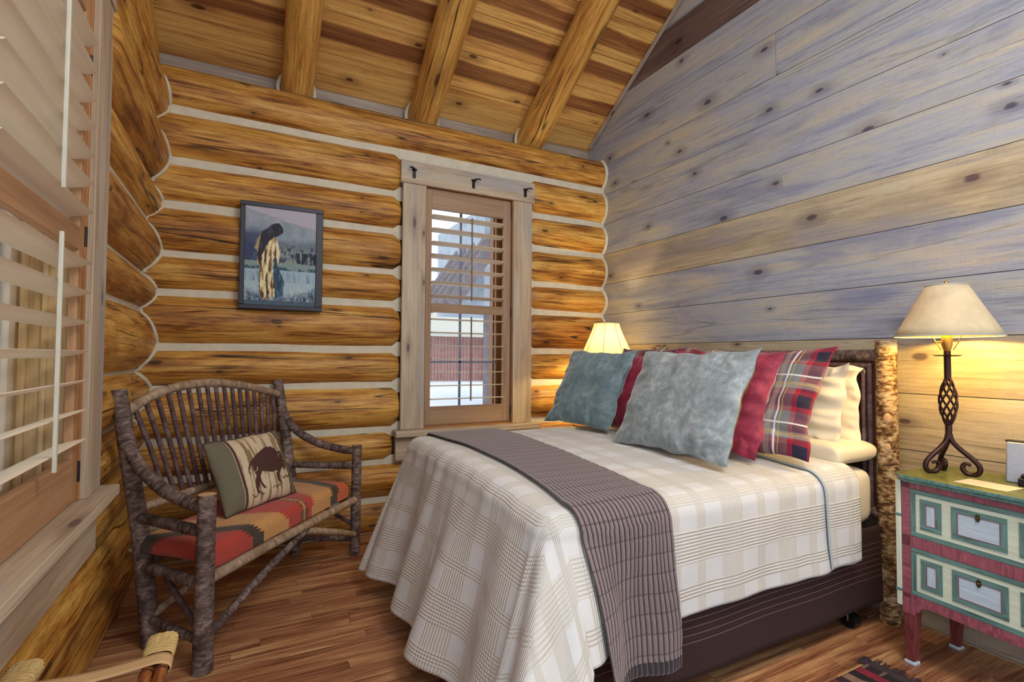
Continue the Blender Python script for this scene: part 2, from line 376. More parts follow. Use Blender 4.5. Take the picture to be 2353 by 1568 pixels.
def log(axis, a0, a1, front, zc, ry, rz, seed, sgn, end_round=(0, 0)):
    """one wall log; axis 0: along x with its face towards -y; axis 1: along y facing +x"""
    g = G(); n = max(8, int((a1-a0)/.05)); nr = 40; c0 = front + sgn*ry; b = 0
    def fn(i, j):
        th = 2*PI*i; s = a0+(a1-a0)*j
        w = 1 + .035*nz(s*1.7+seed, seed*3.1, 0) + .03*nz(s*.9, math.cos(th)*1.2+seed, math.sin(th)*1.2) + .010*nz(s*7, math.cos(th)*4+seed, math.sin(th)*4)
        e = 1
        if end_round[0] and s-a0 < .05: e = .82+.18*math.sin((s-a0)/.05*PI/2)
        if end_round[1] and a1-s < .05: e = .82+.18*math.sin((a1-s)/.05*PI/2)
        p, z = c0 + ry*w*e*math.cos(th), zc + rz*w*e*math.sin(th)
        return (s, p, z) if axis == 0 else (p, s, z)
    R = (ry+rz)/2
    # denser rings near the ends
    g.grid(fn, nr, n, (lambda i, j: (a0+(a1-a0)*j, i*2*PI*R)), 0, 0, closed=True)
    base = n*nr
    g.face(list(range(nr)), [(.1*math.cos(2*PI*j/nr), .1*math.sin(2*PI*j/nr)) for j in range(nr)], 0, 1)
    g.face([base+j for j in range(nr)][::-1], [(.1*math.cos(2*PI*j/nr), .1*math.sin(2*PI*j/nr)) for j in range(nr)], 0, 1)
    return g

wb = root('wall_back', (1.1, 3.9, 0), kind='structure')
for i in range(len(BZ)-1):
    z0, z1 = BZ[i], BZ[i+1]; zc = (z0+z1)/2; rz = (z1-z0)/2+.004
    fr = BF + (.0 if i % 2 else .012)
    spans = [(-.75, XP)]
    if 3 <= i <= 9: spans = [(-.75, 1.03), (2.155, XP)]
    if i == 2: spans = [(-.75, .985), (2.2, XP)]
    for q, (a, b) in enumerate(spans):
        er = (0, 1) if (q == 0 and len(spans) > 1) else ((1, 0) if q == 1 else (0, 0))
        log(0, a, b, fr, zc, .15, rz, i*2.3+q*.9+.4, 1, er).build('log', [M['log'], M['endgrain']], wb)
g = G()
for i, z in enumerate(BZ):
    if i == len(BZ)-1: continue
    for a, b in ([(-.75, 1.05), (2.14, XP)] if 3 <= i <= 9 else [(-.75, XP)]):
        n = 60; ph = i*3.3
        def fn(u, v, a=a, b=b, z=z, ph=ph):
            x = a+(b-a)*u; t = v*2-1
            return (x, 3.838+.006*nz(x*2, ph, t)+.02*abs(t)**3*0, z+.055*t+.006*nz(x*1.5, ph))
        g.grid(fn, n, 4, lambda u, v: (u, v))
def prof_back(z):
    for i in range(len(BZ)-1):
        if BZ[i] <= z <= BZ[i+1]:
            zc = (BZ[i]+BZ[i+1])/2; rz = (BZ[i+1]-BZ[i])/2+.004; t = min(1, abs(z-zc)/rz)
            return min(BF+.006+.15-.15*math.sqrt(1-t*t), 3.84)
    return 3.84
def prof_left(z):
    for i in range(len(LZ)-1):
        if LZ[i] <= z <= LZ[i+1]:
            zc = (LZ[i]+LZ[i+1])/2; rz = (LZ[i+1]-LZ[i])/2+.004; t = min(1, abs(z-zc)/rz)
            return max(LX[i]-.15+.15*math.sqrt(1-t*t), LX[i]-.075)
    return -.56
zs = [.0+3.14*i/260 for i in range(261)]
g.tube([(XP-.004, prof_back(z)-.002, z) for z in zs], .017, 8)
g.tube([(prof_left(z)+.002, prof_back(z)+.001, z) for z in zs], .013, 8)
# ledge of mortar on the top log
g.grid(lambda u, v: (-.5+3.45*u, 3.85+.24*v, 3.13+.01*v+.004*nz(u*30, v)), 60, 2, lambda u, v: (u, v))
g.build('chinking', M['chink'], wb)
g = G()
g.box((-.8, 4.0, -.1), (1.15, 4.06, 3.12)); g.box((2.04, 4.0, -.1), (XP+.05, 4.06, 3.12)); g.box((1.15, 4.0, -.1), (2.04, 4.06, .72)); g.box((1.15, 4.0, 2.64), (2.04, 4.06, 3.12))
g.build('wall_core', M['casing'], wb, smooth=False)
g = G(); g.box((-.8, 4.075, 3.0), (XP, 4.095, 3.34), .3, 0, None, (3, 1), 0); g.build('blocking_board', M['grayboard'], wb, smooth=False)

wl = root('wall_left', (-.55, 2.4, 0), kind='structure')
for i in range(len(LZ)-1):
    z0, z1 = LZ[i], LZ[i+1]; zc = (z0+z1)/2; rz = (z1-z0)/2+.004
    spans = [(.55, 4.0)] if (z1 < .75 or z0 > 2.7) else [(2.40, 4.0)]
    for a, b in spans:
        log(1, a, b, LX[i], zc, .15, rz, 31+i*1.9, -1, (1 if a > 2 else 0, 0)).build('log', [M['log'], M['endgrain']], wl)
g = G()
for i, z in enumerate(LZ[:-1]):
    a, b = ((2.38, 3.95) if .7 < z < 2.72 else (.55, 3.95)); f = min(LX[max(i-1, 0)], LX[i])-.072; ph = 60+i*2.2
    g.grid(lambda u, v: (f+.012*(0)+.005*nz((a+(b-a)*u)*2, ph, v), a+(b-a)*u, z-.055*(v*2-1)+.006*nz((a+(b-a)*u)*1.5, ph)), 50, 4, lambda u, v: (u, v))
g.build('chinking', M['chink'], wl)
g = G(); g.box((-.80, 2.36, -.1), (-.72, 4.05, 4.0)); g.box((-.80, .5, -.1), (-.72, 2.36, .70)); g.box((-.80, .5, 2.66), (-.72, 2.36, 5.6))
g.box((-.80, 2.36, 3.0), (-.68, 4.05, 4.0))
g.build('wall_core', M['casing'], wl, smooth=False)

# ceiling boards following the roof slope
ce = G(); rr = random.Random(5)
dy = .2465; sl = math.sqrt(1+.6305**2); nrm = Vector((0, .6305, 1)).normalized()
y = 4.07+dy*.0
while y > .45:
    y1 = y-dy+.004
    P = []
    for (yy, off) in ((y, 0), (y1, 0)):
        P.append(Vector((0, yy, ceil_z(yy))))
    for (xa, xb) in ((-.8, XP+.03),):
        r = rr.random(); b = len(ce.v)
        ce.v += [Vector((xa, P[0].y, P[0].z)), Vector((xb, P[0].y, P[0].z)), Vector((xb, P[1].y, P[1].z)), Vector((xa, P[1].y, P[1].z))]
        ce.v += [v + nrm*.025 for v in ce.v[b:b+4]]
        uo, vo = rr.uniform(0, 40), .2915*rr.randint(0, 90)
        w = dy*sl
        ce.face([b, b+1, b+2, b+3], [(uo+xa, vo), (uo+xb, vo), (uo+xb, vo+w), (uo+xa, vo+w)], r)
        ce.face([b+4, b+7, b+6, b+5], [(0, 0)]*4, r); 
        for i in range(4):
            j = (i+1) % 4; ce.face([b+j, b+i, b+4+i, b+4+j], [(0, 0), (.1, 0), (.1, .1), (0, .1)], r)
    y -= dy
b = len(ce.v)
ce.v += [Vector((-.8, 4.1, ceil_z(4.1)+.032)), Vector((XP+.03, 4.1, ceil_z(4.1)+.032)), Vector((XP+.03, .44, ceil_z(.44)+.032)), Vector((-.8, .44, ceil_z(.44)+.032))]
ce.face([b, b+1, b+2, b+3], [(0, 0)]*4, 0, 1)
tag(ce.build('ceiling', [M['ceil'], M['black']], None, smooth=False), kind='structure')

# rake trim where the ceiling meets the plank wall
g = G(); a = Vector((XP-.012, 4.02, ceil_z(4.02)-.02)); b = Vector((XP-.012, .5, ceil_z(.5)-.02))
g.tube([a+(b-a)*(i/20) for i in range(21)], .022, 4, r=.4)
tag(g.build('trim_1', M['grayboard'], None, smooth=False), kind='structure')

# log rafters
def rafter(xc, rad, seed, label, off=.10):
    g = G(); pts = []; n = 60; ya, yb = 4.085, .5
    for i in range(n+1):
        yy = ya+(yb-ya)*i/n; p = Vector((xc+.012*nz(yy*.6, seed), yy, ceil_z(yy))) - nrm*off
        pts.append(p)
    rads = [rad*(1+.05*nz(i*.12, seed)) for i in range(n+1)]
    g.tube(pts, rads, 36, r=0, wob=.035, seed=seed, wf=1.2)
    o = g.build('ceiling_rafter', M['rafter'], None)
    return tag(o, label, 'rafter', 'log rafters under the sloped board ceiling')
def collar(xc, rad):
    g = G(); c = Vector((xc, 4.068, ceil_z(4.068))) - nrm*.10; e1 = Vector((1, 0, 0)); e2 = Vector((0, 0, 1))
    g.tube([c+e1*(rad+.012)*math.cos(2*PI*i/40)+e2*(rad*1.2+.012)*math.sin(2*PI*i/40) for i in range(41)], .014, 8, False); g.build('mortar_collar', M['chink'], wb)
for xc, rad in ((.300, .112), (1.25, .122), (2.255, .128)): collar(xc, rad)
rafter(-.655, .125, 1.7, 'orange round log rafter in the far left corner, tight against the left wall')
rafter(.300, .112, 4.1, 'round log rafter crossing the ceiling above the framed picture')
rafter(1.25, .122, 7.9, 'round log rafter crossing the ceiling above the small window')
rafter(2.255, .128, 12.3, 'cracked round log rafter nearest the grey plank wall')

# ---------------------------------------------------------------- window in the back wall
def louver(cx, cy, cz, L, w, t, ang, axis):
    """elliptical slat; axis 0 slat runs along x, 1 along y"""
    g = G(); n = 14
    def fn(i, j):
        th = 2*PI*i; a = w/2*math.cos(th); b = t/2*math.sin(th)
        q = a*math.cos(ang)-b*math.sin(ang); zz = a*math.sin(ang)+b*math.cos(ang)
        s = -L/2+L*j
        return (cx+s, cy+q, cz+zz) if axis == 0 else (cx+q, cy+s, cz+zz)
    g.grid(fn, n, 1, lambda i, j: (L*j, i*w*2), 0, 0, closed=True)
    g.face(list(range(n)), [(0, 0)]*n); g.face([n+i for i in range(n)][::-1], [(0, 0)]*n)
    return g

def glass_mat():
    s = NB('window_glass'); s.N.remove(s.b)
    tr = s.N.new('ShaderNodeBsdfTransparent'); gl = s.N.new('ShaderNodeBsdfGlossy'); gl.inputs['Roughness'].default_value = .02
    fr = s.N.new('ShaderNodeFresnel'); fr.inputs[0].default_value = 1.45; mx = s.N.new('ShaderNodeMixShader')
    s.L.new(fr.outputs[0], mx.inputs[0]); s.L.new(tr.outputs[0], mx.inputs[1]); s.L.new(gl.outputs[0], mx.inputs[2]); s.L.new(mx.outputs[0], s.out.inputs[0]); return s.mat
M['glass'] = glass_mat()

w1 = root('window_1', (1.6, 3.8, .70), kind='structure')
g = G()
g.box((1.035, 3.772, .746), (1.215, 3.80, 2.605), .1, 0, None, (0, 0), 2); g.box((1.975, 3.772, .746), (2.152, 3.80, 2.605), .5, 0, None, (5, 2), 2)
g.box((1.015, 3.762, 2.605), (2.172, 3.80, 2.775), .8, 0, None, (9, 4), 0)
g.build('casing', M['casing'], w1, bevel=.003)
g = G(); g.box((.985, 3.70, .700), (2.205, 3.82, .745), .2, 0, None, (1, 7), 0); g.build('sill', M['casing'], w1, bevel=.004)
g = G(); g.box((1.0, 3.765, .52), (2.19, 3.80, .700), .6, 0, None, (2, 9), 0); g.build('apron', M['casing'], w1, bevel=.003)
g = G()
for x0, x1 in ((1.195, 1.222), (1.968, 1.995)): g.box((x0, 3.782, .745), (x1, 4.07, 2.63), .3, 0, None, (0, x0), 2)
g.box((1.195, 3.782, 2.603), (1.995, 4.07, 2.63), .3); g.box((1.195, 3.79, .735), (1.995, 4.12, .760), .3)
g.build('jamb', M['frame'], w1, smooth=False, bevel=.002)
g = G()
YS0, YS1 = 3.985, 4.02
for x0, x1 in ((1.222, 1.27), (1.92, 1.968)): g.box((x0, YS0, .76), (x1, YS1, 2.60), .3, 0, None, (0, 0), 2)
for z0, z1 in ((.76, .82), (2.54, 2.60), (1.655, 1.70)): g.box((1.27, YS0, z0), (1.92, YS1, z1), .3)
g.build('sash', M['frame'], w1, bevel=.003)
g = G()
g.box((1.585, YS0+.01, .82), (1.602, YS1-.01, 2.54), .3)
for z in (1.24, 2.12): g.box((1.27, YS0+.01, z), (1.92, YS1-.01, z+.016), .3)
g.build('muntin', plain('dark_muntin', srgb(128, 134, 156), .5), w1, smooth=False)
g = G(); g.box((1.26, 4.0, .80), (1.93, 4.004, 2.55)); g.build('pane', M['glass'], w1, smooth=False)
# exterior side trim seen through the panes
g = G(); g.box((1.93, 4.07, .70), (2.08, 4.14, 2.66), .3, 0, None, (0, 0), 2); g.box((1.10, 4.07, .70), (1.26, 4.14, 2.66), .5, 0, None, (0, 0), 2)
g.build('exterior_trim', M['frame'], w1, smooth=False)

def shutter(rt_, name_stile, axis, lo, hi, c, zs_, sp, nl, tw):
    pass
sh = root('plantation_shutter', (1.6, 3.82, .77), 'brown wooden louvred shutter filling the small window in the log wall', 'shutter')
y0, y1 = 3.800, 3.826
g = G(); g.box((1.228, y0, .765), (1.272, y1, 2.598), .2, 0, None, (0, 0), 2); g.build('stile', M['shutter_gray'], sh, bevel=.002)
g = G(); g.box((1.895, y0, .765), (1.960, y1, 2.598), .7, 0, None, (4, 0), 2); g.build('stile', M['shutter_gray'], sh, bevel=.002)
for z0, z1, nm in ((2.444, 2.598, 'top_rail'), (1.637, 1.707, 'middle_rail'), (.765, .906, 'bottom_rail')):
    g = G(); g.box((1.272, y0, z0), (1.895, y1, z1), z0, 0, None, (z0*3, 0), 0); g.build(nm, M['shutter_gray'], sh, bevel=.002)
for k in range(7):
    louver(1.5835, 3.813, 1.765+k*.1035, .622, .088, .010, math.radians(-12), 0).build('louver', M['louver'], sh, angle=60)
    louver(1.5835, 3.813, .962+k*.1035, .622, .088, .010, math.radians(-3), 0).build('louver', M['louver'], sh, angle=60)
for z0, z1 in ((1.735, 2.40), (.945, 1.61)):
    g = G(); g.box((1.590, 3.757, z0), (1.601, 3.768, z1)); g.build('tilt_rod', M['rod_backlit'], sh, bevel=.002)
for z in (.86, 1.66, 2.48):
    g = G(); g.tube([(1.966, 3.792, z-.035), (1.966, 3.792, z+.035)], .005, 8); g.build('hinge', M['black'], sh)

# hooks on the head casing
for i, (x, lab) in enumerate(((1.114, 'black iron hook on the window head casing, leftmost of three'), (1.602, 'black iron hook at the middle of the window head casing'), (2.076, 'black iron hook at the right end of the window head casing'))):
    g = G(); g.box((x-.012, 3.754, 2.645), (x+.012, 3.762, 2.715)); 
    s = -1 if i == 0 else 1
    g.tube(crom([(x, 3.756, 2.70), (x+s*.004, 3.735, 2.708), (x+s*.03, 3.722, 2.712), (x+s*.045, 3.715, 2.705)], 4), .006, 8)
    g.tube([(x-s*.02, 3.752, 2.708), (x+s*.02, 3.750, 2.708)], .006, 8)
    tag(g.build('wall_hook', M['black'], None, bevel=.001), lab, 'hook', 'black hooks above the window')

# ---------------------------------------------------------------- large window in the left wall
XC = -.47
w2 = root('window_2', (-.5, 1.6, .70), kind='structure')
g = G(); g.box((-.50, 2.245, .80), (XC, 2.43, 2.62), .1, 0, None, (14, 2), 2); g.build('casing', M['casing'], w2, bevel=.003)
g = G(); g.box((-.50, .6, .80), (XC, .79, 2.62), .1, 0, None, (11, 2), 2); g.build('casing', M['casing'], w2, bevel=.003)
g = G(); g.box((-.50, .58, 2.62), (XC+.005, 2.45, 2.79), .4, 0, None, (0, 3), 1); g.build('casing', M['casing'], w2, bevel=.003)
g = G(); g.box((-.60, .55, .762), (-.415, 2.46, .80), .7, 0, None, (3, 3), 1); g.build('sill', M['casing'], w2, bevel=.004)
g = G(); g.box((-.52, .58, .58), (-.472, 2.40, .762), .9, 0, None, (6, 6), 1); g.build('apron', M['casing'], w2, bevel=.003)
M['porch'] = wood('pale_jamb_board', [(0, srgb(168, 128, 76)), (.4, srgb(212, 180, 128)), (.7, srgb(232, 210, 170)), (1, srgb(246, 232, 204))], fine=(1.2, 46), blot=(.7, 6), knots=.35, kscale=(2, 7), cracks=.15)
g = G(); g.box((-.90, 2.235, .79), (-.535, 2.262, 2.64), .3, 0, None, (0, 0), 2); g.box((-.90, .77, .79), (-.535, .795, 2.64), .3, 0, None, (0, 0), 2)
for xa, xb, t in ((-.60, -.585, .008), (-.655, -.635, .012), (-.73, -.715, .014), (-.80, -.775, .018)): g.box((xa, 2.235-t, .80), (xb, 2.236, 2.62), xa*7, 0, None, (0, xa*3), 2)
g.box((-.90, .77, 2.61), (-.53, 2.26, 2.64), .3); g.box((-.90, .77, .775), (-.53, 2.26, .802), .3)
g.build('jamb', M['porch'], w2, smooth=False, bevel=.002)
g = G(); g.box((-.535, 2.228, .80), (-.49, 2.262, 2.64), .3, 0, None, (0, 0), 2); g.box((-.535, .77, .80), (-.49, .795, 2.64), .3, 0, None, (0, 0), 2); g.build('hinge_strip', M['frame'], w2, smooth=False, bevel=.002)
g = G(); g.box((-.70, 2.18, .80), (-.665, 2.235, 2.61), .3, 0, None, (0, 0), 2); g.box((-.70, 1.36, .80), (-.665, 1.44, 2.61), .3, 0, None, (0, 0), 2); g.box((-.70, .79, .80), (-.665, .85, 2.61), .3, 0, None, (0, 0), 2)
for z0, z1 in ((.80, .87), (2.55, 2.61)): g.box((-.70, .85, z0), (-.665, 2.18, z1), .3, 0, None, (0, 0), 1)
g.build('sash', M['louver'], w2, bevel=.003)
g = G(); g.box((-.684, .83, .85), (-.680, 2.2, 2.57)); g.build('pane', M['glass'], w2, smooth=False)

def left_shutter(ya, yb, label):
    s = root('plantation_shutter', (-.51, (ya+yb)/2, .80), label, 'shutter', None)
    x0, x1 = -.523, -.497
    for a, b, r in ((yb-.045, yb, .2), (ya, ya+.045, .6)):
        g = G(); g.box((x0, a, .803), (x1, b, 2.60), r, 0, None, (r*9, 0), 2); g.build('stile', M['shutter'], s, bevel=.002)
    for z0, z1, nm in ((2.46, 2.60, 'top_rail'), (1.645, 1.722, 'middle_rail'), (.803, .950, 'bottom_rail')):
        g = G(); g.box((x0, ya+.045, z0), (x1, yb-.045, z1), z0, 0, None, (z0*3, 0), 1); g.build(nm, M['shutter'], s, bevel=.002)
    ym = (ya+yb)/2; L = yb-ya-.088
    for k in range(7):
        louver(-.507, ym, 1.763+k*.0965, L, .094, .010, math.radians(14), 1).build('louver', M['louver'], s, angle=60)
        louver(-.507, ym, 1.003+k*.0980, L, .094, .010, math.radians(14), 1).build('louver', M['louver'], s, angle=60)
    for z0, z1 in ((1.755, 2.44), (.975, 1.635)):
        g = G(); g.box((-.456, ym-.006, z0), (-.446, ym+.006, z1)); g.build('tilt_rod', M['rod'], s, bevel=.002)
    for z in (.90, 1.70, 2.3):
        g = G(); g.tube([(-.492, yb+.004, z-.035), (-.492, yb+.004, z+.035)], .005, 8); g.build('hinge', M['black'], s)
left_shutter(1.40, 2.228, 'large wooden louvred shutter in the left wall window, beside the rustic bench')

# ---------------------------------------------------------------- outside
g = G(); g.grid(lambda u, v: (-6+40*u, 4.6+60*v, .28+.06*nz(u*20, v*30)), 60, 60, lambda u, v: (u*20, v*20))
g.grid(lambda u, v: (-14+12.6*u, -5+9.8*v, .18+.06*nz(u*10, v*10)), 20, 20, lambda u, v: (u*20, v*20))
tag(g.build('snowfield', plain('snow', (.86, .90, .98), .9, nsc=1.2, namp=.05), None), kind='structure')
# neighbouring log cabin across the snow
cb = root('log_cabin', (7.5, 20, .25), 'small snow-covered log cabin seen through the lower panes of the window', 'cabin')
M['cabwall'] = plain('cabin_siding', srgb(186, 142, 136), .8, nsc=3, namp=.25)
g = G(); rr = random.Random(2)
for i in range(30): g.box((5.2+i*.14, 20, .2), (5.2+i*.14+.125, 20.1, 2.1), rr.random())
g.box((5.2, 20.1, .2), (9.4, 23.5, 2.1)); g.build('wall', M['cabwall'], cb, smooth=False)
for i in range(7):
    g = G(); g.tube([(9.1, 19.85, .4+i*.27), (11.4, 19.85, .4+i*.27)], .13, 14); g.build('log_end', M['log'], cb)
g = G(); g.prism([(18.9, 2.2), (21.6, 3.5), (24.3, 2.2), (24.3, 2.05), (21.6, 3.3), (18.9, 2.05)], 4.7, 11.6, Matrix(((0, 0, 1, 0), (1, 0, 0, 0), (0, 1, 0, 0), (0, 0, 0, 1)))); g.build('roof', M['rod'], cb, smooth=False)
# gable end of the next building, close by, filling the upper panes at the right
gb = root('neighbour_gable', (5.4, 9.6, .25), 'dark log roof eave of a grey building seen through the upper panes', 'building')
M['darkbeam'] = plain('dark_beam', srgb(126, 116, 120), .8, nsc=5, namp=.3)
M['graywall'] = plain('grey_siding', srgb(176, 186, 198), .85, nsc=4, namp=.2)
g = G(); g.prism([(3.9, .2), (6.6, .2), (6.6, 6.0), (3.9, 2.7)], 9.6, 11, Matrix(((1, 0, 0, 0), (0, 0, 1, 0), (0, 1, 0, 0), (0, 0, 0, 1)))); 
g = G(); g.box((4.35, 9.6, 2.3), (7.4, 12.5, 4.4)); g.build('wall', M['graywall'], gb, smooth=False)
for k in range(5):
    g = G(); a = Vector((3.45+k*.02, 9.3+k*.02, 2.25)); g.tube([(3.5, 9.2+k*.5, 2.3), (5.3, 9.2+k*.5, 4.9)], .14, 10); g.build('rafter', M['darkbeam'], gb)
g = G(); g.box((4.45, 9.7, .2), (4.6, 9.85, 2.35)); g.build('post', M['darkbeam'], gb)
# conifers behind
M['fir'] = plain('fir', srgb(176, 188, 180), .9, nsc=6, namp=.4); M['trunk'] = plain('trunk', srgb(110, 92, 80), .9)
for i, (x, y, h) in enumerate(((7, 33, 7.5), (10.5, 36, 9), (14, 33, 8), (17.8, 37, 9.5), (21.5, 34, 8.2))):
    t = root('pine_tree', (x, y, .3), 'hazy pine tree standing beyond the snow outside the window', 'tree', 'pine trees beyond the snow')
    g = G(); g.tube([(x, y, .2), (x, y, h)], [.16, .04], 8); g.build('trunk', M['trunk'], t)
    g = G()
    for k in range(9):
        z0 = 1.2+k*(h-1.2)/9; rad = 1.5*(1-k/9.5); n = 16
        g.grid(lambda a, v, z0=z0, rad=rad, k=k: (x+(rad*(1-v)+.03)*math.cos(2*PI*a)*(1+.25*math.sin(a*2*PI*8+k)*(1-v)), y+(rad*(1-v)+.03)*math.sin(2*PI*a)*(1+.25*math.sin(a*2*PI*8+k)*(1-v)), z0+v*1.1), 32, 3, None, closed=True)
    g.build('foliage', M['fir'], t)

# ---------------------------------------------------------------- framed picture
pic = root('framed_picture', (.21, 3.75, 1.60), 'black-framed painting of a cloaked figure beside a misty lake', 'picture')
PX0, PX1, PZ0, PZ1, PYF = -.042, .467, 1.598, 2.305, 3.742
g = G(); b = .030
for lo, hi in (((PX0, PYF, PZ0), (PX1, 3.768, PZ0+b)), ((PX0, PYF, PZ1-b), (PX1, 3.768, PZ1)), ((PX0, PYF, PZ0+b), (PX0+b, 3.768, PZ1-b)), ((PX1-b*1.5, PYF, PZ0+b), (PX1, 3.768, PZ1-b))): g.box(lo, hi)
g.build('frame', plain('black_frame', srgb(26, 25, 44), .45, nsc=30, namp=.2), pic, bevel=.003)
def poly_in(pt, poly):
    x, y = pt; c = False; j = len(poly)-1
    for i in range(len(poly)):
        xi, yi = poly[i]; xj, yj = poly[j]
        if (yi > y) != (yj > y) and x < (xj-xi)*(y-yi)/(yj-yi)+xi: c = not c
        j = i
    return c
def poly_mask(S_, T_, poly):
    c = np.zeros(S_.shape, bool); j = len(poly)-1
    for i in range(len(poly)):
        xi, yi = poly[i]; xj, yj = poly[j]
        cond = ((yi > T_) != (yj > T_)) & (S_ < (xj-xi)*(T_-yi)/((yj-yi) if yj != yi else 1e-9)+xi)
        c ^= cond; j = i
    return c
def npnoise(S_, T_, fs, ft, seed=0, octv=3):
    out = np.zeros(S_.size)
    s = S_.ravel()*fs; t = T_.ravel()*ft
    for i in range(S_.size):
        out[i] = mn.fractal(Vector((s[i], t[i], seed)), .6, 2., octv)
    return out.reshape(S_.shape)
nu, nv = 150, 205
T_, S_ = np.mgrid[0:nv+1, 0:nu+1]; S_ = S_/nu; T_ = 1-T_/nv
C_ = np.zeros(S_.shape+(3,))
def pc(r, g_, b_): return np.array(srgb(r, g_, b_))
def lay(mask, c): 
    global C_
    mk = np.clip(mask.astype(float), 0, 1)[..., None]; C_ = C_*(1-mk)+np.array(c)*mk
n1 = npnoise(S_, T_, 6, 6, 1); n2 = npnoise(S_, T_, 22, 14, 5); n3 = npnoise(S_, T_, 26, 5, 9)
lay(np.ones_like(S_), pc(176, 172, 186))
hill = .03+.16*S_+.02*n1
lay((T_ > hill)*(.75+.5*n1), pc(128, 146, 160)); lay(np.clip((T_-.24-.05*n1)*14, 0, 1)*.7, pc(150, 166, 180))
lay(np.clip((T_-.28-.06*n1)*10, 0, 1)*np.clip(.75+1.2*n2, 0, 1), pc(84, 102, 116))
lay(np.clip((T_-.33)*8, 0, 1)*np.clip(n2*5, 0, 1)*(S_ > .35)*.7, pc(156, 164, 150)); lay(np.clip((T_-.30)*10, 0, 1)*np.clip(-n2*4-.3, 0, 1), pc(48, 66, 88))
lay(np.clip((T_-.2)*12, 0, 1)*np.clip((.24-S_+.1*n1)*9, 0, 1)*.85, pc(46, 52, 96))
lay((T_ > .44)*(T_ < .60)*(S_ > .7)*(n3 > .02), pc(30, 40, 56))
lay((T_ > .555+.01*n1)*np.ones_like(S_), pc(128, 150, 150)); lay((T_ > .60)*(T_ < .66)*(n2 > -.1), pc(58, 84, 104))
lay((T_ > .635)*np.ones_like(S_)*.95, pc(158, 184, 200)); lay(np.clip((T_-.64)*30, 0, 1)*np.clip((.82-T_+.1*n3)*8, 0, 1)*np.clip(.2+1.2*n3, 0, 1)*.75, pc(96, 124, 148)); lay((T_ > .76)*np.clip(.2+n3, 0, .7), pc(190, 204, 206))
lay(np.clip((T_-.88+.35*(S_-.45)**2-.05*n2)*22, 0, 1)*np.clip(.75+.9*n2, 0, 1), pc(50, 70, 98)); lay((T_ > .955+.01*n2)*1., pc(70, 92, 108))
def PP(l): return [((x-225)/880, (y-175)/1200) for x, y in l]
n4 = npnoise(S_, T_, 30, 6, 3)
lay(poly_mask(S_, T_, PP([(415, 490), (340, 690), (375, 705), (372, 890), (400, 880), (430, 560)])), pc(176, 152, 104))
cloth = poly_mask(S_+.006*n2, T_, PP([(590, 760), (630, 900), (712, 1090), (700, 1130), (690, 1260), (600, 1285), (565, 1150), (575, 980)])); lay(cloth, pc(34, 62, 86)); lay(cloth*(n4 > .1), pc(60, 104, 124))
robe = poly_mask(S_+.004*n2, T_, PP([(560, 535), (610, 550), (650, 720), (655, 870), (625, 850), (605, 760), (570, 800), (560, 960), (585, 1100), (595, 1260), (545, 1300), (520, 1240), (500, 1320), (440, 1290), (405, 1230), (400, 1080), (408, 900), (425, 770), (470, 650)]))
lay(robe, pc(206, 184, 128)); lay(robe*(n4 > .12), pc(232, 222, 184)); lay(robe*(n4 < -.12), pc(150, 112, 66)); lay(robe*(n4 < -.3), pc(72, 52, 46))
hood = poly_mask(S_+.004*n2, T_, PP([(385, 820), (372, 760), (395, 660), (415, 485), (480, 440), (540, 385), (590, 358), (630, 356), (665, 388), (688, 440), (680, 475), (640, 505), (610, 525), (570, 535), (515, 590), (470, 680), (430, 770), (410, 900)])); lay(hood, pc(34, 34, 50)); lay(hood*(n2 > .25), pc(58, 56, 78))
g = G(); cx0, cx1, cz0, cz1 = PX0+b-.002, PX1-b*1.5+.002, PZ0+b-.002, PZ1-b+.002
g.grid(lambda u, v: (cx0+(cx1-cx0)*u, 3.748+.0006*0, cz0+(cz1-cz0)*v), nu, nv, lambda u, v: (u*.45, v*.65)); g.c = C_.reshape(-1, 3)
M['canvas'] = vcol('painted_canvas', .7, 0); g.build('canvas', M['canvas'], pic, smooth=False)
g = G(); g.box((PX0+.01, 3.752, PZ0+.01), (PX1-.01, 3.766, PZ1-.01)); g.build('backing', M['black'], pic, smooth=False)
# ================================================================== rustic bench
bF1 = Vector((-.127, 2.475, 0)); bu = Vector((.62036, .78432, 0)); bw = Vector((-.78432, .62036, 0))
def BP(u, d, z): return bF1 + bu*u + bw*d + Vector((0, 0, z))
bench = root('log_bench', tuple(BP(.63, .25, 0)), 'rustic bark-covered hickory bench with a spindle back in the corner of the log walls', 'bench')
def stick(name, pts, rads, seed=0., mat='bark', n=14, k=5, par=None, wob=.07):
    c = crom(pts, k); m = len(c)
    if hasattr(rads, '__len__'):
        rads = [rads[0]+(rads[-1]-rads[0])*i/(m-1) for i in range(m)]
    else: rads = [rads*(1+.05*nz(i*.6, seed)) for i in range(m)]
    g = G(); g.tube(c, rads, n, True, 0, 0, 1, wob, seed, wf=14)
    return g.build(name, [M[mat], M['cut']], par or bench)
stick('leg', [BP(0, 0, 0), BP(.002, .002, .36), BP(.004, 0, .72)], [.039, .034], 1.)
stick('leg', [BP(1.277, 0, 0), BP(1.28, .0, .36), BP(1.284, 0, .71)], [.034, .030], 2.)
stick('leg', [BP(.12, .37, 0), BP(.115, .44, .5), BP(.10, .50, .85), BP(.095, .555, 1.135)], [.038, .033], 3.)
stick('leg', [BP(1.20, .37, 0), BP(1.225, .44, .5), BP(1.225, .50, .85), BP(1.232, .555, 1.13)], [.034, .030], 4.)
stick('crest_rail', [BP(.12, .54, 1.035), BP(.33, .55, 1.115), BP(.62, .555, 1.14), BP(.92, .55, 1.105), BP(1.24, .54, 1.03)], .0235, 5., 'bark_light', 14, 8)
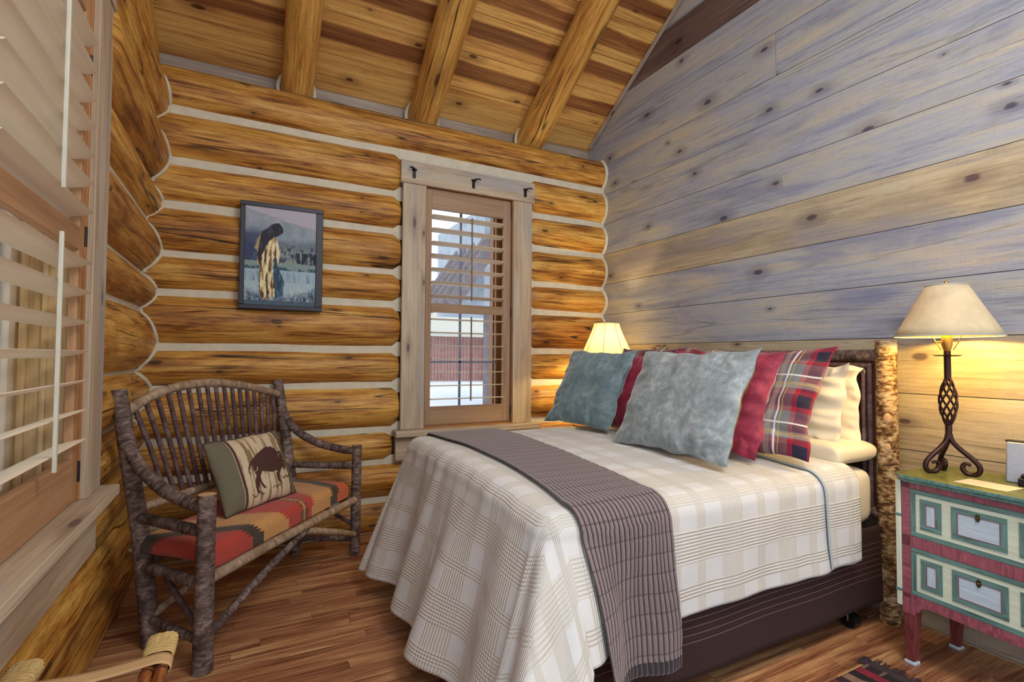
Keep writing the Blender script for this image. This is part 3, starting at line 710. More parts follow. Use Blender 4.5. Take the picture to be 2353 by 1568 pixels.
stick('back_rail', [BP(.11, .455, .60), BP(.65, .462, .60), BP(1.22, .455, .60)], .020, 6., 'bark_light')
for i in range(17):
    t = i/16; ut = .165+(1.175-.165)*t; ub = .275+(1.09-.275)*t
    x = (ut-.62)/.55; zt = 1.132-.095*x*x-.01
    stick('spindle', [BP(ub, .462, .60), BP((ut+ub)/2+.004*nz(i), .505, .85), BP(ut, .547, zt)], .0115, 10.+i, 'twig', 9, 4)
stick('armrest', [BP(.10, .52, .93), BP(.085, .44, .82), BP(.05, .28, .725), BP(.02, .12, .68), BP(.0, 0, .665)], .027, 31., 'bark', 14, 6)
stick('armrest', [BP(1.228, .52, .93), BP(1.24, .42, .80), BP(1.26, .28, .72), BP(1.278, .13, .68), BP(1.283, 0, .667)], .025, 32., 'bark', 14, 6)
stick('side_rail', [BP(.0, .0, .565), BP(.11, .44, .565)], .024, 33.); stick('side_rail', [BP(1.282, .0, .57), BP(1.22, .44, .575)], .022, 34.)
stick('seat_rail', [BP(-.0, 0, .365), BP(.4, -.006, .37), BP(.9, 0, .362), BP(1.29, 0, .355)], .0235, 35., 'bark_light', 14, 8)
stick('seat_rail', [BP(.115, .42, .36), BP(1.21, .42, .36)], .022, 36.); stick('seat_rail', [BP(0, 0, .35), BP(.115, .42, .35)], .024, 37.); stick('seat_rail', [BP(1.28, 0, .35), BP(1.215, .42, .35)], .022, 38.)
stick('brace', [BP(.02, .0, .13), BP(.35, -.01, .25), BP(.73, .0, .345)], .018, 39.); stick('brace', [BP(1.28, -.0, .125), BP(1.0, -.012, .235), BP(.72, .0, .335)], .019, 40., 'bark_light')
stick('brace', [BP(.11, .37, .13), BP(.4, .30, .24), BP(.74, .12, .34)], .018, 41., 'bark_light'); stick('brace', [BP(1.21, .37, .13), BP(1.0, .30, .24), BP(.74, .12, .335)], .017, 42.)
stick('brace', [BP(.09, .30, .35), BP(.05, .16, .25), BP(.0, .02, .16)], .013, 43., 'twig'); stick('brace', [BP(1.24, .30, .35), BP(1.26, .16, .27), BP(1.28, .02, .19)], .013, 44., 'twig')
stick('stretcher', [BP(.0, 0, .12), BP(.115, .38, .12)], .018, 45.); stick('stretcher', [BP(1.28, 0, .10), BP(1.205, .38, .10)], .017, 46.)

# seat cushion with stepped zigzag bands
def tri(x): return abs((x % 1)-.5)*2
def cushcol(u, d):
    q = abs(u-.70) - .75*d*(1 if u < .7 else .55); zz = .030*(tri(d*62) if q > .0 else 0)
    s2 = q + zz + .02*0
    red = pc(178, 58, 42); tan = pc(204, 148, 84); dk = pc(62, 48, 32); org = pc(206, 92, 36)
    if abs(u-.735-.05*d) < .032 and d < .36:
        a = abs(u-.735-.05*d)
        return tan if a < .007 else (dk if a < .012 else (tan*.8 if a < .016 else (dk if tri(d*34) > .55 and a < .030 else red)))
    if s2 < .135: return red*1.05
    if s2 < .335: return tan
    if s2 < .415: return dk
    return red if u < .7 else org
g = G(); U0, U1, D0, D1, Z0, Z1 = .035, 1.245, .022, .455, .385, .485
nu, nv = 320, 300; prof = []
R_ = .045
def cush(u, v):
    # v wraps bottom-front -> front -> top -> back
    L = [Z1-Z0-R_*2+R_, R_*PI/2, D1-D0-2*R_, R_*PI/2, Z1-Z0-R_]; tot = sum(L); s = v*tot
    if s < L[0]: d, z, un = D0, Z0+s, s-L[0]-R_
    elif s < L[0]+L[1]: a = (s-L[0])/R_; d, z = D0+R_-R_*math.cos(a), Z1-R_+R_*math.sin(a)
    elif s < sum(L[:3]): d, z = D0+R_+(s-L[0]-L[1]), Z1
    elif s < sum(L[:4]): a = (s-sum(L[:3]))/R_; d, z = D1-R_+R_*math.sin(a), Z1-R_+R_*math.cos(a)
    else: d, z = D1, Z1-R_-(s-sum(L[:4]))
    uu = U0+(U1-U0)*u; e = min(uu-U0, U1-uu); k = 1 if e > .05 else math.sqrt(max(0, 1-(1-e/.05)**2))
    z = (Z0+.03)+(z-Z0-.03)*(k*.9+.1); dc = (D0+D1)/2; d = dc+(d-dc)*(.93+.07*k)
    z += .012*math.sin(PI*u)*math.sin(PI*min(1, max(0, (d-D0)/(D1-D0)))) + .004*nz(uu*7, d*7)
    # shaped to the splayed frame
    uu2 = uu + (.09*(1-u*1.9))*(d/.45)*.6
    return BP(uu2, d, z), uu, s-L[0]
cols = []
def cf(u, v):
    p, uu, s = cush(u, v); cols.append(cushcol(uu, max(0, s))); return p
g.grid(cf, nu, nv, lambda u, v: (u*1.2, v*.6)); g.c = np.array(cols)
M['kilim'] = vcol('kilim_fabric', .9, 900, .25, .2)
g2 = g; 
o = g2.build('bench_cushion', M['kilim'], None); tag(o, 'red, gold and brown zigzag patterned seat cushion on the rustic bench', 'cushion')
md = o.modifiers.new('weld', 'SOLIDIFY'); md.thickness = .01; md.offset = -1

# ------------------------------------------------------------------ soft pillows
def pillow_pts(wd, ht, th, nu, nv, ear=.05, seed=0., wr=.012, slump=0.):
    def side(sgn):
        def fn(i, j):
            u, v = i*2-1, j*2-1
            x = wd/2*u*(1-ear*(1-v*v)*abs(u)**2); y = ht/2*v*(1-ear*(1-u*u)*abs(v)**2)
            t = (max(0, 1-abs(u)**2.6)*max(0, 1-abs(v)**2.6))**.55
            z = sgn*th/2*t*(1+.22*slump*(-v))
            e = (1-t)*t*4
            z += sgn*(wr*nz(x*7+seed, y*7, seed)*t**.5 + wr*.8*e*nz(x*(5 if abs(u) > abs(v) else 22)+seed*2, y*(22 if abs(u) > abs(v) else 5), 3))
            w2 = (1-t)*wr*.9
            x += w2*nz(y*9, seed, 7); y += w2*nz(x*9, seed, 9); z += (1-t)**3*wr*1.3*nz(x*6, y*6, seed)
            return (x, y, z)
        return fn
    return side
def pillow(name, mats, P, U, V, wd, ht, th, label, group=None, colf=None, nu=64, nv=64, ear=.05, seed=0., wr=.012, backmat=0, uvs=1.0, seam=None, parent=None):
    """P bottom centre, U width direction, V up direction (leaning)"""
    U = Vector(U).normalized(); V = Vector(V); V = (V-U*V.dot(U)).normalized(); N = U.cross(V)
    T = Matrix(((U.x, V.x, N.x, 0), (U.y, V.y, N.y, 0), (U.z, V.z, N.z, 0), (0, 0, 0, 1)))
    C = Vector(P)+V*(ht/2); T.translation = C
    g = G(); side = pillow_pts(wd, ht, th, nu, nv, ear, seed, wr); cols = []
    for sgn in (1, -1):
        f = side(sgn)
        if sgn == 1: g.grid(lambda i, j: T @ Vector(f(i, j)), nu, nv, lambda i, j: (i*wd*uvs, j*ht*uvs))
        else: g.grid(lambda i, j: T @ Vector(f(1-i, j)), nu, nv, lambda i, j: ((1-i)*wd*uvs, j*ht*uvs), 0, backmat)
        if colf is not None:
            S2, T2 = np.meshgrid(np.linspace(0, 1, nu+1), np.linspace(0, 1, nv+1))
            if sgn == -1: S2 = 1-S2
            cols.append(colf(S2, T2, sgn).reshape(-1, 3))
    if colf is not None: g.c = np.vstack(cols)
    # welt along the edge
    edge = []
    for i in range(nu): edge.append(side(1)(i/nu, 0))
    for j in range(nv): edge.append(side(1)(1, j/nv))
    for i in range(nu): edge.append(side(1)(1-i/nu, 1))
    for j in range(nv): edge.append(side(1)(0, 1-j/nv))
    edge.append(edge[0])
    o = g.build(name, mats, None, angle=70)
    if label: tag(o, label, 'pillow', group)
    if seam:
        ro = o; e = G(); e.tube([T @ Vector(p) for p in edge[::2]+[edge[0]]], seam[1], 6, caps=False)
        e.build('piping', seam[0], ro)
    return o
# bison cushion
BIS = [(0.343, 0.433), (0.387, 0.388), (0.459, 0.334), (0.562, 0.275), (0.643, 0.242), (0.725, 0.255), (0.781, 0.305), (0.801, 0.353), (0.834, 0.338), (0.874, 0.348), (0.876, 0.407), (0.874, 0.46), (0.881, 0.506), (0.873, 0.574), (0.847, 0.646), (0.828, 0.631), (0.821, 0.585), (0.788, 0.601), (0.74, 0.646), (0.711, 0.696), (0.703, 0.744), (0.721, 0.801), (0.687, 0.798), (0.665, 0.757), (0.662, 0.697), (0.67, 0.624), (0.614, 0.624), (0.552, 0.598), (0.483, 0.57), (0.444, 0.631), (0.443, 0.71), (0.473, 0.775), (0.496, 0.814), (0.452, 0.8), (0.431, 0.753), (0.42, 0.718), (0.387, 0.786), (0.411, 0.849), (0.365, 0.841), (0.352, 0.76), (0.367, 0.656), (0.397, 0.602), (0.381, 0.558), (0.376, 0.503), (0.379, 0.441), (0.351, 0.465), (0.328, 0.521), (0.336, 0.593), (0.313, 0.548), (0.319, 0.489)]
def biscol(S2, T2, sgn):
    t = 1-T2; C = np.ones(S2.shape+(3,))*pc(216, 196, 166)
    st = npnoise(S2, t, 26, 1.6, 4, 2) if sgn > 0 else np.zeros(S2.shape)
    C[st > .12] = pc(170, 144, 110); C[st > .30] = pc(140, 116, 84); C[st < -.3] = pc(210, 192, 164)
    C[S2 < .215] = pc(112, 106, 86); C[S2 > .905] = pc(112, 106, 86)
    for a, b_, c in ((.205, .213, pc(206, 190, 160)), (.213, .245, pc(84, 52, 44)), (.245, .250, pc(206, 190, 160)), (.885, .903, pc(84, 60, 48))): C[(S2 >= a) & (S2 < b_)] = c
    if sgn < 0: C[:] = pc(112, 106, 86); return C
    m = poly_mask(S2, t, BIS)
    for (sx, sy_, r0, r1, a0, a1) in ((.395, .50, .032, .040, -1.9, .2), (.83, .44, .040, .048, 1.4, 3.2), (.66, .66, .03, .036, .2, 1.6)):
        d = np.hypot(S2-sx, (t-sy_)*.8); an = np.arctan2(-(t-sy_), S2-sx); m &= ~((d > r0) & (d < r1+.004) & (an > a0) & (an < a1))
    gr = ((np.abs(t-(.86+.02*np.sin(S2*60))) < .010) & (S2 > .30) & (S2 < .46)) | ((np.abs(t-(.735+.014*np.sin(S2*90))) < .012) & (S2 > .75) & (S2 < .92)) | ((np.abs(t-(.835+.012*np.sin(S2*90))) < .008) & (S2 > .58) & (S2 < .70))
    C[m | gr] = pc(78, 46, 40); return C
M['bison'] = vcol('tapestry_fabric', .9, 1400, .2)
pa = BP(.37, .21, .497); pb = BP(.87, .165, .497)
pillow('bison_pillow', M['bison'], tuple((pa+pb)/2), tuple(pb-pa), tuple(bw*.16+Vector((0, 0, .36))+bu*-.0), .505, .385, .13, 'rectangular tapestry pillow with a brown bison silhouette, on the rustic bench', None, biscol, 150, 110, .03, 3.3, .006, seam=(plain('dark_piping', srgb(60, 46, 44), .8), .0045))

# ================================================================== bed
BX0, BX1, BY0, BY1 = .885, 2.84, 1.435, 2.965
bed = root('log_bed', (2.87, 2.2, 0), 'log bed with bark-covered headboard posts against the plank wall', 'bed')
g = G(); zz = [0, .35, .7, 1.05, 1.393]; g.tube(crom([(2.862, 1.418, z) for z in zz], 12), .046, 24, True, 0, 0, 1, .06, 3.1, wf=8)
o = g.build('post', [M['bark_post'], M['cut']], bed)
for z, r_ in ((.86, .020), (1.005, .024)):
    g = G(); sph(g, (2.824, 1.400, z), r_, 14, 8, (.45, .8, 1.2)); g.build('knot', M['cut'], o)
g = G(); g.tube(crom([(2.862, 2.985, z) for z in zz], 12), .046, 24, True, 0, 0, 1, .06, 8.1, wf=8); g.build('post', [M['bark_post'], M['cut']], bed)
def hrail(nm, z, r_, x=2.862, mat='bark', ya=1.44, yb=2.965):
    g = G(); g.tube([(x, ya+(yb-ya)*i/16, z+.004*nz(i*.5, z*9)) for i in range(17)], r_, 14, True, 0, 0, 1, .06, z*7, wf=9); g.build(nm, [M[mat], M['cut']], bed)
hrail('top_rail', 1.315, .030); hrail('inner_rail', 1.262, .014, 2.852, 'twig', 1.49, 2.92); hrail('inner_rail', 1.232, .012, 2.85, 'twig', 1.51, 2.9); hrail('bottom_rail', .52, .030)
for y_ in (1.492, 1.522, 2.90): 
    g = G(); g.tube([(2.852, y_, .55+.72*i/10) for i in range(11)], .013, 10, True, 0, 0, 1, .06, y_*5); g.build('inner_rail', [M['twig'], M['cut']], bed)
g = G(); g.box((2.862, 1.46, .52), (2.878, 2.94, 1.30), .2, 0, None, (2, 2), 2); g.build('headboard_panel', wood('dark_panel', [(0, srgb(50, 30, 24)), (.5, srgb(84, 54, 40)), (1, srgb(120, 84, 62))], knots=0, cracks=0), bed, smooth=False)
g = G()
for y_ in (1.52, 2.88): g.box((.95, y_, .17), (2.83, y_+.03, .21))
for x in (1.0, 1.9, 2.79): g.box((x, 1.55, .175), (x+.03, 2.88, .205))
g.build('metal_frame', M['black'], bed, smooth=False)
for (x, y_) in ((2.64, 1.475), (2.64, 2.86), (1.05, 1.60), (1.05, 2.80)):
    g = G(); g.tube([(x, y_, .17), (x, y_, .075)], .009, 10)
    g.tube(crom([(x+.035, y_, .035), (x+.033, y_, .075), (x, y_, .082), (x-.033, y_, .075), (x-.035, y_, .035)], 5), .004, 8)
    c = g.build('caster', M['nickel'], bed)
    g = G(); g.tube([(x-.03, y_, .03), (x+.03, y_, .03)], .03, 20); g.build('wheel', M['black'], c)

M['sheet'] = plain('white_sheet', srgb(226, 218, 200), .8, nsc=3, namp=.04)
def rbox(lo, hi, r, nu=40, nv=10, wob=.0, seed=0., nz_=6):
    """rounded pillow-like box as one closed surface"""
    g = G(); cx, cy_, cz = [(a+b)/2 for a, b in zip(lo, hi)]; hx, hy, hz = [(b-a)/2 for a, b in zip(lo, hi)]
    def fn(i, j):
        th = 2*PI*i; ph = PI*(j-.5)
        ce_, se = math.cos(ph), math.sin(ph); f = lambda w, e: math.copysign(abs(w)**e, w)
        e1 = r; x = hx*f(ce_, e1*1.3)*f(math.cos(th), .09); y = hy*f(ce_, e1*1.3)*f(math.sin(th), .09); z = hz*f(se, e1*2.2)
        w = wob*nz(x*4+seed, y*4, z*9+seed)+wob*.6*nz(x*16+seed, y*16, z*4)
        return (cx+x*(1+w), cy_+y*(1+w), cz+z*(1+w*.5))
    g.grid(fn, nu, nv, lambda i, j: (i*6, j), closed=True)
    return g
g = rbox((1.0, 1.462, .212), (2.835, 2.94, .455), .12, 96, 24); tag(g.build('box_spring', plain('box_spring_cloth', srgb(190, 186, 178), .8), None, angle=60), 'box spring hidden under the brown bed skirt on the log bed', 'box spring')
g = rbox((.90, 1.452, .458), (2.84, 2.95, .765), .14, 128, 40, .0015, 2.); o = g.build('mattress', M['sheet'], None, angle=60)
tag(o, 'mattress in a white fitted sheet, its corner bare beside the headboard post', 'mattress')

# bed skirt: side panel, foot panel and far panel
def skirtmat():
    s = NB('skirt_cloth'); u, v = s.uv(); n = s.noise(s.obj(), 90, 3, .6); n2 = s.noise(s.obj(), 5, 3, .6)
    ph = s.math('FRACT', s.math('MULTIPLY', v, 1/.027)); ln = s.math('LESS_THAN', ph, .10); rng = s.math('LESS_THAN', s.math('ABSOLUTE', s.math('SUBTRACT', v, .175)), .095)
    ln = s.math('MULTIPLY', ln, rng)
    col = s.mix(s.math('MULTIPLY_ADD', n, .6, .2), srgb(34, 18, 18), srgb(64, 38, 38)); col = s.mix(s.math('MULTIPLY', ln, .8), col, srgb(140, 104, 100))
    s.bump(s.math('SUBTRACT', n, s.math('MULTIPLY', ln, .8)), .35, .004); return s.set(col, .9)
M['skirt'] = skirtmat()
sk = root('bed_skirt', (1.9, 1.43, .09), 'dark brown pin-tucked bed skirt hanging below the quilt', 'bed skirt')
def skirt_panel(a, b, bot0, bot1, top, nrm_, seed, n=150):
    g = G(); a = Vector(a); b = Vector(b); L = (b-a).length; nv_ = Vector(nrm_)
    def fn(u, v):
        p = a+(b-a)*u; bz = bot0+(bot1-bot0)*u; z = top+(bz-top)*v
        w = (.006+.016*v)*nz(u*L*2.2, v*.4, seed) + .010*v
        sag = .012*math.sin(PI*min(1, max(0, (u-.72)/.2)))*v*0
        return p+nv_*w+Vector((0, 0, z-a.z + sag))
    g.grid(fn, n, 16, lambda u, v: (u*L, v*(top-.1)))
    return g
skirt_panel((.93, 1.438, 0), (2.835, 1.438, 0), .085, .105, .475, (0, -1, 0), 4.).build('side_panel', M['skirt'], sk, solid=.003)
skirt_panel((.93, 2.95, 0), (.93, 1.438, 0), .095, .09, .46, (-1, 0, 0), 6.).build('foot_panel', M['skirt'], sk, solid=.003)
skirt_panel((2.83, 2.962, 0), (.93, 2.962, 0), .105, .09, .46, (0, 1, 0), 8.).build('side_panel', M['skirt'], sk, solid=.003)

# ------------------------------------------------------------------ draped covers
EX0, EY0, EY1 = .93, 1.482, 2.92     # edges the cloth breaks over
HF, HS = .80, .485                    # hanging length at the foot and at the sides (incl. rounding)
def top_z(x, y):
    t = (y-EY0)/(EY1-EY0); return .788+.036*t+.022*math.sin(PI*min(1, max(0, t)))+.004*nz(x*3, y*3)+.05*math.exp(-((x-.95)/.12)**2)*0
def drape(a, b, off=0., fold=1., fl=1.):
    """a: along the bed from the foot edge (negative = hanging at the foot), b: across (0..wid on top)"""
    wid = EY1-EY0; da = max(0, -a); db = max(0, -b, b-wid); near = b < wid/2
    x = EX0+max(0, a); y = EY0+min(wid, max(0, b)); zt = top_z(x, y)
    if da == 0 and db == 0: 
        return Vector((x, y, zt+off))
    R = .085
    if da > 0 and db > 0:
        th = math.atan2(db/HS, da/HF); t = max(da/HF, db/HS); H = HF+(HS-HF)*(th/(PI/2))**1.2; h = t*H*(1+.10*math.sin(2*th))
        dirx, diry = -math.cos(th), math.sin(th)*(-1 if near else 1)
    elif da > 0: h = da; th = 0; dirx, diry = -1, 0
    else: h = db; th = PI/2; dirx, diry = 0, (-1 if near else 1)
    if h < R*PI/2: o_ = R*math.sin(h/R); dz = R*(1-math.cos(h/R)); hh = 0
    else: hh = h-R*PI/2; o_ = R; dz = R+hh
    if near:
        flare = .26*math.cos(th)**2+.34*math.sin(2*th)**2*fl+.015+.42*fl*math.sin(th)**3*math.exp(-(max(0, a)/.13)**2)
    else: flare = .26*math.cos(th)**2+.10*math.sin(2*th)+.03
    hang = hh
    fo = 0.
    if th == 0:
        ph = y; fo = .040*math.sin((EY1-y)*15+.5)*min(1, hang*1.6)+.05*math.sin((EY1-y)*6.5+2.4)*hang + .012*nz(y*9, hang*2)
        if near or True: fo += .03*nz(y*4, 3.)*hang
    if th > 0 and th < PI/2:
        base0 = .040*math.sin((EY1-y)*15+.5)*min(1, hang*1.6)+.05*math.sin((EY1-y)*6.5+2.4)*hang + .012*nz(y*9, hang*2)+.03*nz(y*4, 3.)*hang
        w0 = max(0, 1-th/.25)
        fo = base0*w0 + (1-w0)*(.075*math.sin(th*9.0+.7)*hang*1.4)*min(1, (PI/2-th)/.4)
    if th == PI/2: fo = .022*math.sin(x*17+1)*hang*nz(x*2, 5.)*2+.02*nz(x*6, hang*3, 2)*min(1, hang*4)
    out = o_ + hang*flare + fo*fold + off
    drop = dz*(1-.035*flare/.26)
    z = zt-drop
    if h < R*PI/2: z += off*(1-h/(R*PI/2))
    return Vector((x+dirx*out, y+diry*out, max(z, .012)))
def quiltmat():
    s = NB('quilt_cloth'); u, v = s.uv()
    def band(c, per, lo, hi):
        f = s.math('FRACT', s.math('MULTIPLY', c, 1/per)); return s.math('MULTIPLY', s.math('GREATER_THAN', f, lo), s.math('LESS_THAN', f, hi))
    def ribs(c, per): return s.math('MULTIPLY_ADD', s.math('SINE', s.math('MULTIPLY', c, 2*PI/per)), .5, .5)
    b1 = s.math('MAXIMUM', band(u, .34, .0, .34), band(u, .34, .60, .74)); b2 = s.math('MAXIMUM', band(v, .34, .0, .36), band(v, .34, .62, .76))
    r1 = ribs(u, .0125); r2 = ribs(v, .0125)
    rib = s.math('ADD', s.math('MULTIPLY', b1, s.math('POWER', r1, .6)), s.math('MULTIPLY', b2, s.math('POWER', r2, .6)))
    anyb = s.math('MAXIMUM', b1, b2)
    valley = s.math('ADD', s.math('MULTIPLY', b1, s.math('POWER', s.math('SUBTRACT', 1., r1), 2.5)), s.math('MULTIPLY', b2, s.math('POWER', s.math('SUBTRACT', 1., r2), 2.5)), clamp=True)
    n = s.noise(s.obj(), 7, 4, .6); n2 = s.noise(s.obj(), 160, 2, .5)
    col = s.mix(anyb, srgb(214, 214, 216), srgb(212, 208, 202)); col = s.mix(s.math('MULTIPLY', n, .35), col, srgb(184, 180, 176))
    col = s.mix(s.math('MULTIPLY', valley, .13), col, srgb(132, 114, 94))
    s.bump(s.math('ADD', s.math('MULTIPLY', rib, 1.6), s.math('ADD', s.math('MULTIPLY', n, .6), s.math('MULTIPLY', n2, .3))), .42, .005)
    return s.set(col, .85, Sheen_Weight=.15)
M['quilt'] = quiltmat()
wid = EY1-EY0
g = G(); A0, A1 = -HF, 1.60; B0, B1 = -HS, wid+HS
NA, NBq = 240, 250
g.grid(lambda u, v: drape(A0+(A1-A0)*u, B0+(B1-B0)*v), NA, NBq, lambda u, v: (A0+(A1-A0)*u+2, B0+(B1-B0)*v+2))
ql = g.build('quilt', M['quilt'], None, angle=180); tag(ql, 'pale cream stitched quilt spread over the bed and hanging to the floor at the foot', 'quilt')
md = ql.modifiers.new('thickness', 'SOLIDIFY'); md.thickness = .006; md.offset = -1
# turned-back band by the pillows
g = G(); 
def tb(u, v):
    a = 1.355+(.275)*u; b = -.47+(wid+.94)*v; a2 = a + .10*max(0, -b)*(1-u)
    return drape(a2, b, .010+.010*math.sin(PI*u)**.5, .6)
g.grid(tb, 24, 200, lambda u, v: (1.355+.275*u+2.1, -.47+(wid+.94)*v+2)); tbo = g.build('turned_back_band', M['quilt'], ql, angle=180)
md = tbo.modifiers.new('thickness', 'SOLIDIFY'); md.thickness = .008; md.offset = -1
g = G(); g.tube([tb(0, i/150)+Vector((-.002, 0, -.001)) for i in range(151)], .004, 8); g.build('lining_edge', plain('blue_lining', srgb(168, 184, 190), .8), ql)

# ribbed throw
def throwmat():
    s = NB('throw_knit'); u, v = s.uv(); n = s.noise(s.obj(), 120, 3, .6); n2 = s.noise(s.obj(), 6, 3, .6)
    r1 = s.math('ABSOLUTE', s.math('SINE', s.math('MULTIPLY', u, PI/.0205))); r2 = s.math('ABSOLUTE', s.math('SINE', s.math('MULTIPLY', v, PI/.068)))
    val = s.math('SUBTRACT', 1., s.sm(r1, .15, .72)); v2 = s.math('SUBTRACT', 1., s.sm(r2, .04, .24))
    edge = s.math('LESS_THAN', v, .045)
    col = s.mix(n2, srgb(100, 84, 90), srgb(126, 108, 114)); col = s.mix(s.math('MULTIPLY', n, .5), col, srgb(160, 144, 138))
    col = s.mix(s.math('MULTIPLY', val, .92), col, srgb(34, 25, 30)); col = s.mix(s.math('MULTIPLY', v2, .55), col, srgb(48, 36, 42))
    col = s.mix(edge, col, srgb(52, 40, 48))
    return s.set(col, .9, Sheen_Weight=.4)
M['throw'] = throwmat()
g = G(); TB0, TB1 = -.635, wid+.50; LT = TB1-TB0
def thr(u, v):
    b = TB0+LT*v; t = max(0, min(1, b/wid)); a0 = .045+.20*t*(1-t)-.005*t; a1 = .425+.065*t
    a0 += .02*nz(b*3, 7.)+.0; a1 += .012*nz(b*3, 11.)
    if b < 0: a0 += .04*min(1, -b/.5); a1 += .04*min(1, -b/.5)
    a = a0+(a1-a0)*u; rp = abs(math.sin(PI*(u*.42)/.0205/ .42*.42)); rq = abs(math.sin(PI*(v*LT)/.068))
    rib = .0105*(rp**.5)*(.65+.35*rq**.4)
    p = drape(a, b, .012+rib, 1., 1.)
    if b < -.12: p.y -= .012*math.sin(u*8+1)*min(1, (-b-.12)*3); p.x += .010*nz(u*5, b*4)
    return p
g.grid(thr, 200, 300, lambda u, v: (u*.42, v*LT))
th_ = g.build('throw_blanket', M['throw'], None, angle=180); tag(th_, 'brown-grey ribbed throw blanket laid across the foot of the bed', 'blanket')
md = th_.modifiers.new('thickness', 'SOLIDIFY'); md.thickness = .004; md.offset = -1

# ------------------------------------------------------------------ bed pillows
def velvet(name, dark, mid, light, red=False):
    s = NB(name); o_ = s.obj(); n = s.noise(o_, 9, 6, .62, .8); n2 = s.noise(o_, 34, 4, .65, .4); n3 = s.noise(o_, 220, 2, .5)
    h = s.math('ADD', s.math('MULTIPLY', n, .6), s.math('MULTIPLY', n2, .4)); h = s.math('MULTIPLY_ADD', s.math('SUBTRACT', h, .5), 2.2, .5, clamp=True)
    col = s.ramp(h, [(0, dark), (.5, mid), (1, light)]); s.bump(s.math('ADD', n2, s.math('MULTIPLY', n3, .4)), .18, .004)
    return s.set(col, .7, Sheen_Weight=.6, Sheen_Roughness=.35)
M['velvet_gray'] = velvet('grey_velvet', srgb(92, 100, 106), srgb(136, 146, 150), srgb(192, 200, 206))
M['velvet_teal'] = velvet('teal_velvet', srgb(74, 92, 100), srgb(104, 126, 134), srgb(146, 170, 176))
M['olive'] = plain('olive_back', srgb(128, 112, 60), .8, nsc=12, namp=.25)
M['crimson'] = velvet('crimson_velvet', srgb(92, 16, 40), srgb(144, 34, 62), srgb(184, 62, 90))
def plaidmat():
    s = NB('plaid'); u, v = s.uv(); base = srgb(128, 122, 122)
    def st(c, per, off, w):
        f = s.math('FRACT', s.math('MULTIPLY_ADD', c, 1/per, off)); return s.math('LESS_THAN', f, w)
    P_ = .255
    red1, red2 = st(u, P_, .0, .46), st(v, P_, .1, .46); nav1, nav2 = st(u, P_, -.10, .24), st(v, P_, .0, .24)
    wh1, wh2 = st(u, P_, .265+.02, .035), st(v, P_, .36, .035); yl1, yl2 = st(u, P_, .20, .02), st(v, P_, .56, .02)
    lt1, lt2 = st(u, P_, .47, .12), st(v, P_, .62, .12)
    col = s.mix(s.math('MULTIPLY', s.math('ADD', red1, red2), .5), srgb(112, 116, 118), srgb(158, 14, 44))
    col = s.mix(s.math('MULTIPLY', s.math('ADD', nav1, nav2), .49), col, srgb(14, 20, 48))
    col = s.mix(s.math('MULTIPLY', s.math('ADD', lt1, lt2), .35), col, srgb(196, 176, 158))
    col = s.mix(s.math('MULTIPLY', s.math('MAXIMUM', yl1, yl2), .7), col, srgb(190, 170, 60)); col = s.mix(s.math('MULTIPLY', s.math('MAXIMUM', wh1, wh2), .85), col, srgb(220, 216, 214))
    n = s.noise(s.obj(), 120, 3, .6); s.bump(n, .2, .003); return s.set(col, .9, Sheen_Weight=.2)
M['plaid'] = plaidmat(); M['linen'] = plain('white_linen', srgb(222, 210, 184), .8, nsc=5, namp=.05)
U_ = (0, 1, 0)
# normals face the foot: U x V must point to -x: use U=(0,-1,0)
U_ = (0, -1, 0)
pillow('crimson_pillow', M['crimson'], (2.10, 2.70, .845), U_, (.26, 0, .52), .64, .52, .13, 'crimson velvet pillow behind the two grey ones, farther from the lamp table', 'crimson velvet pillows', seed=4., wr=.018)
pillow('crimson_pillow', M['crimson'], (2.065, 1.90, .822), (.10, -1, 0), (.26, 0, .53), .66, .575, .14, 'crimson velvet pillow between the large grey pillow and the plaid one', 'crimson velvet pillows', seed=5., wr=.024, ear=.10)
pillow('plaid_pillow', M['plaid'], (2.31, 2.68, .85), U_, (.24, 0, .55), .72, .56, .14, 'red and navy plaid pillow mostly hidden behind the far crimson one', 'plaid pillows', seed=6., wr=.014)
pillow('plaid_pillow', M['plaid'], (2.215, 1.87, .822), (.08, -1, 0), (.31, 0, .54), .86, .61, .15, 'red and navy plaid pillow nearest the lamp table', 'plaid pillows', seed=7.5, wr=.020, ear=.09)
pillow('velvet_pillow', M['velvet_teal'], (1.90, 2.76, .845), (.14, -1, 0), (.26, .05, .52), .60, .56, .16, 'small-looking blue-grey velvet pillow standing near the window', 'grey velvet pillows', seed=2., wr=.022, ear=.09)
pillow('velvet_pillow', [M['velvet_gray'], M['olive']], (1.835, 1.905, .822), (.06, -1, 0), (.26, .02, .53), .73, .575, .17, 'large pale grey velvet pillow with a mustard back, foremost on the bed', 'grey velvet pillows', seed=1., wr=.017, ear=.085, backmat=1)
pillow('bed_pillow', M['linen'], (2.60, 1.86, .82), U_, (.09, 0, .47), .74, .455, .12, 'white sleeping pillow standing just behind the plaid pillow', 'white sleeping pillows', seed=8., wr=.034)
pillow('bed_pillow', M['linen'], (2.745, 1.84, .82), U_, (.03, 0, .46), .72, .44, .10, 'white sleeping pillow standing against the headboard', 'white sleeping pillows', seed=9., wr=.034)
pillow('bed_pillow', M['linen'], (2.745, 1.845, .815), U_, (.02, 0, .001), .74, .12, .10, None, seed=11.) if False else None
g = rbox((2.50, 1.445, .768), (2.83, 2.16, .893), .30, 96, 32, .035, 6.); tag(g.build('bed_pillow', M['linen'], None, angle=80), 'white sleeping pillow lying flat at the head of the mattress', 'pillow', 'white sleeping pillows')
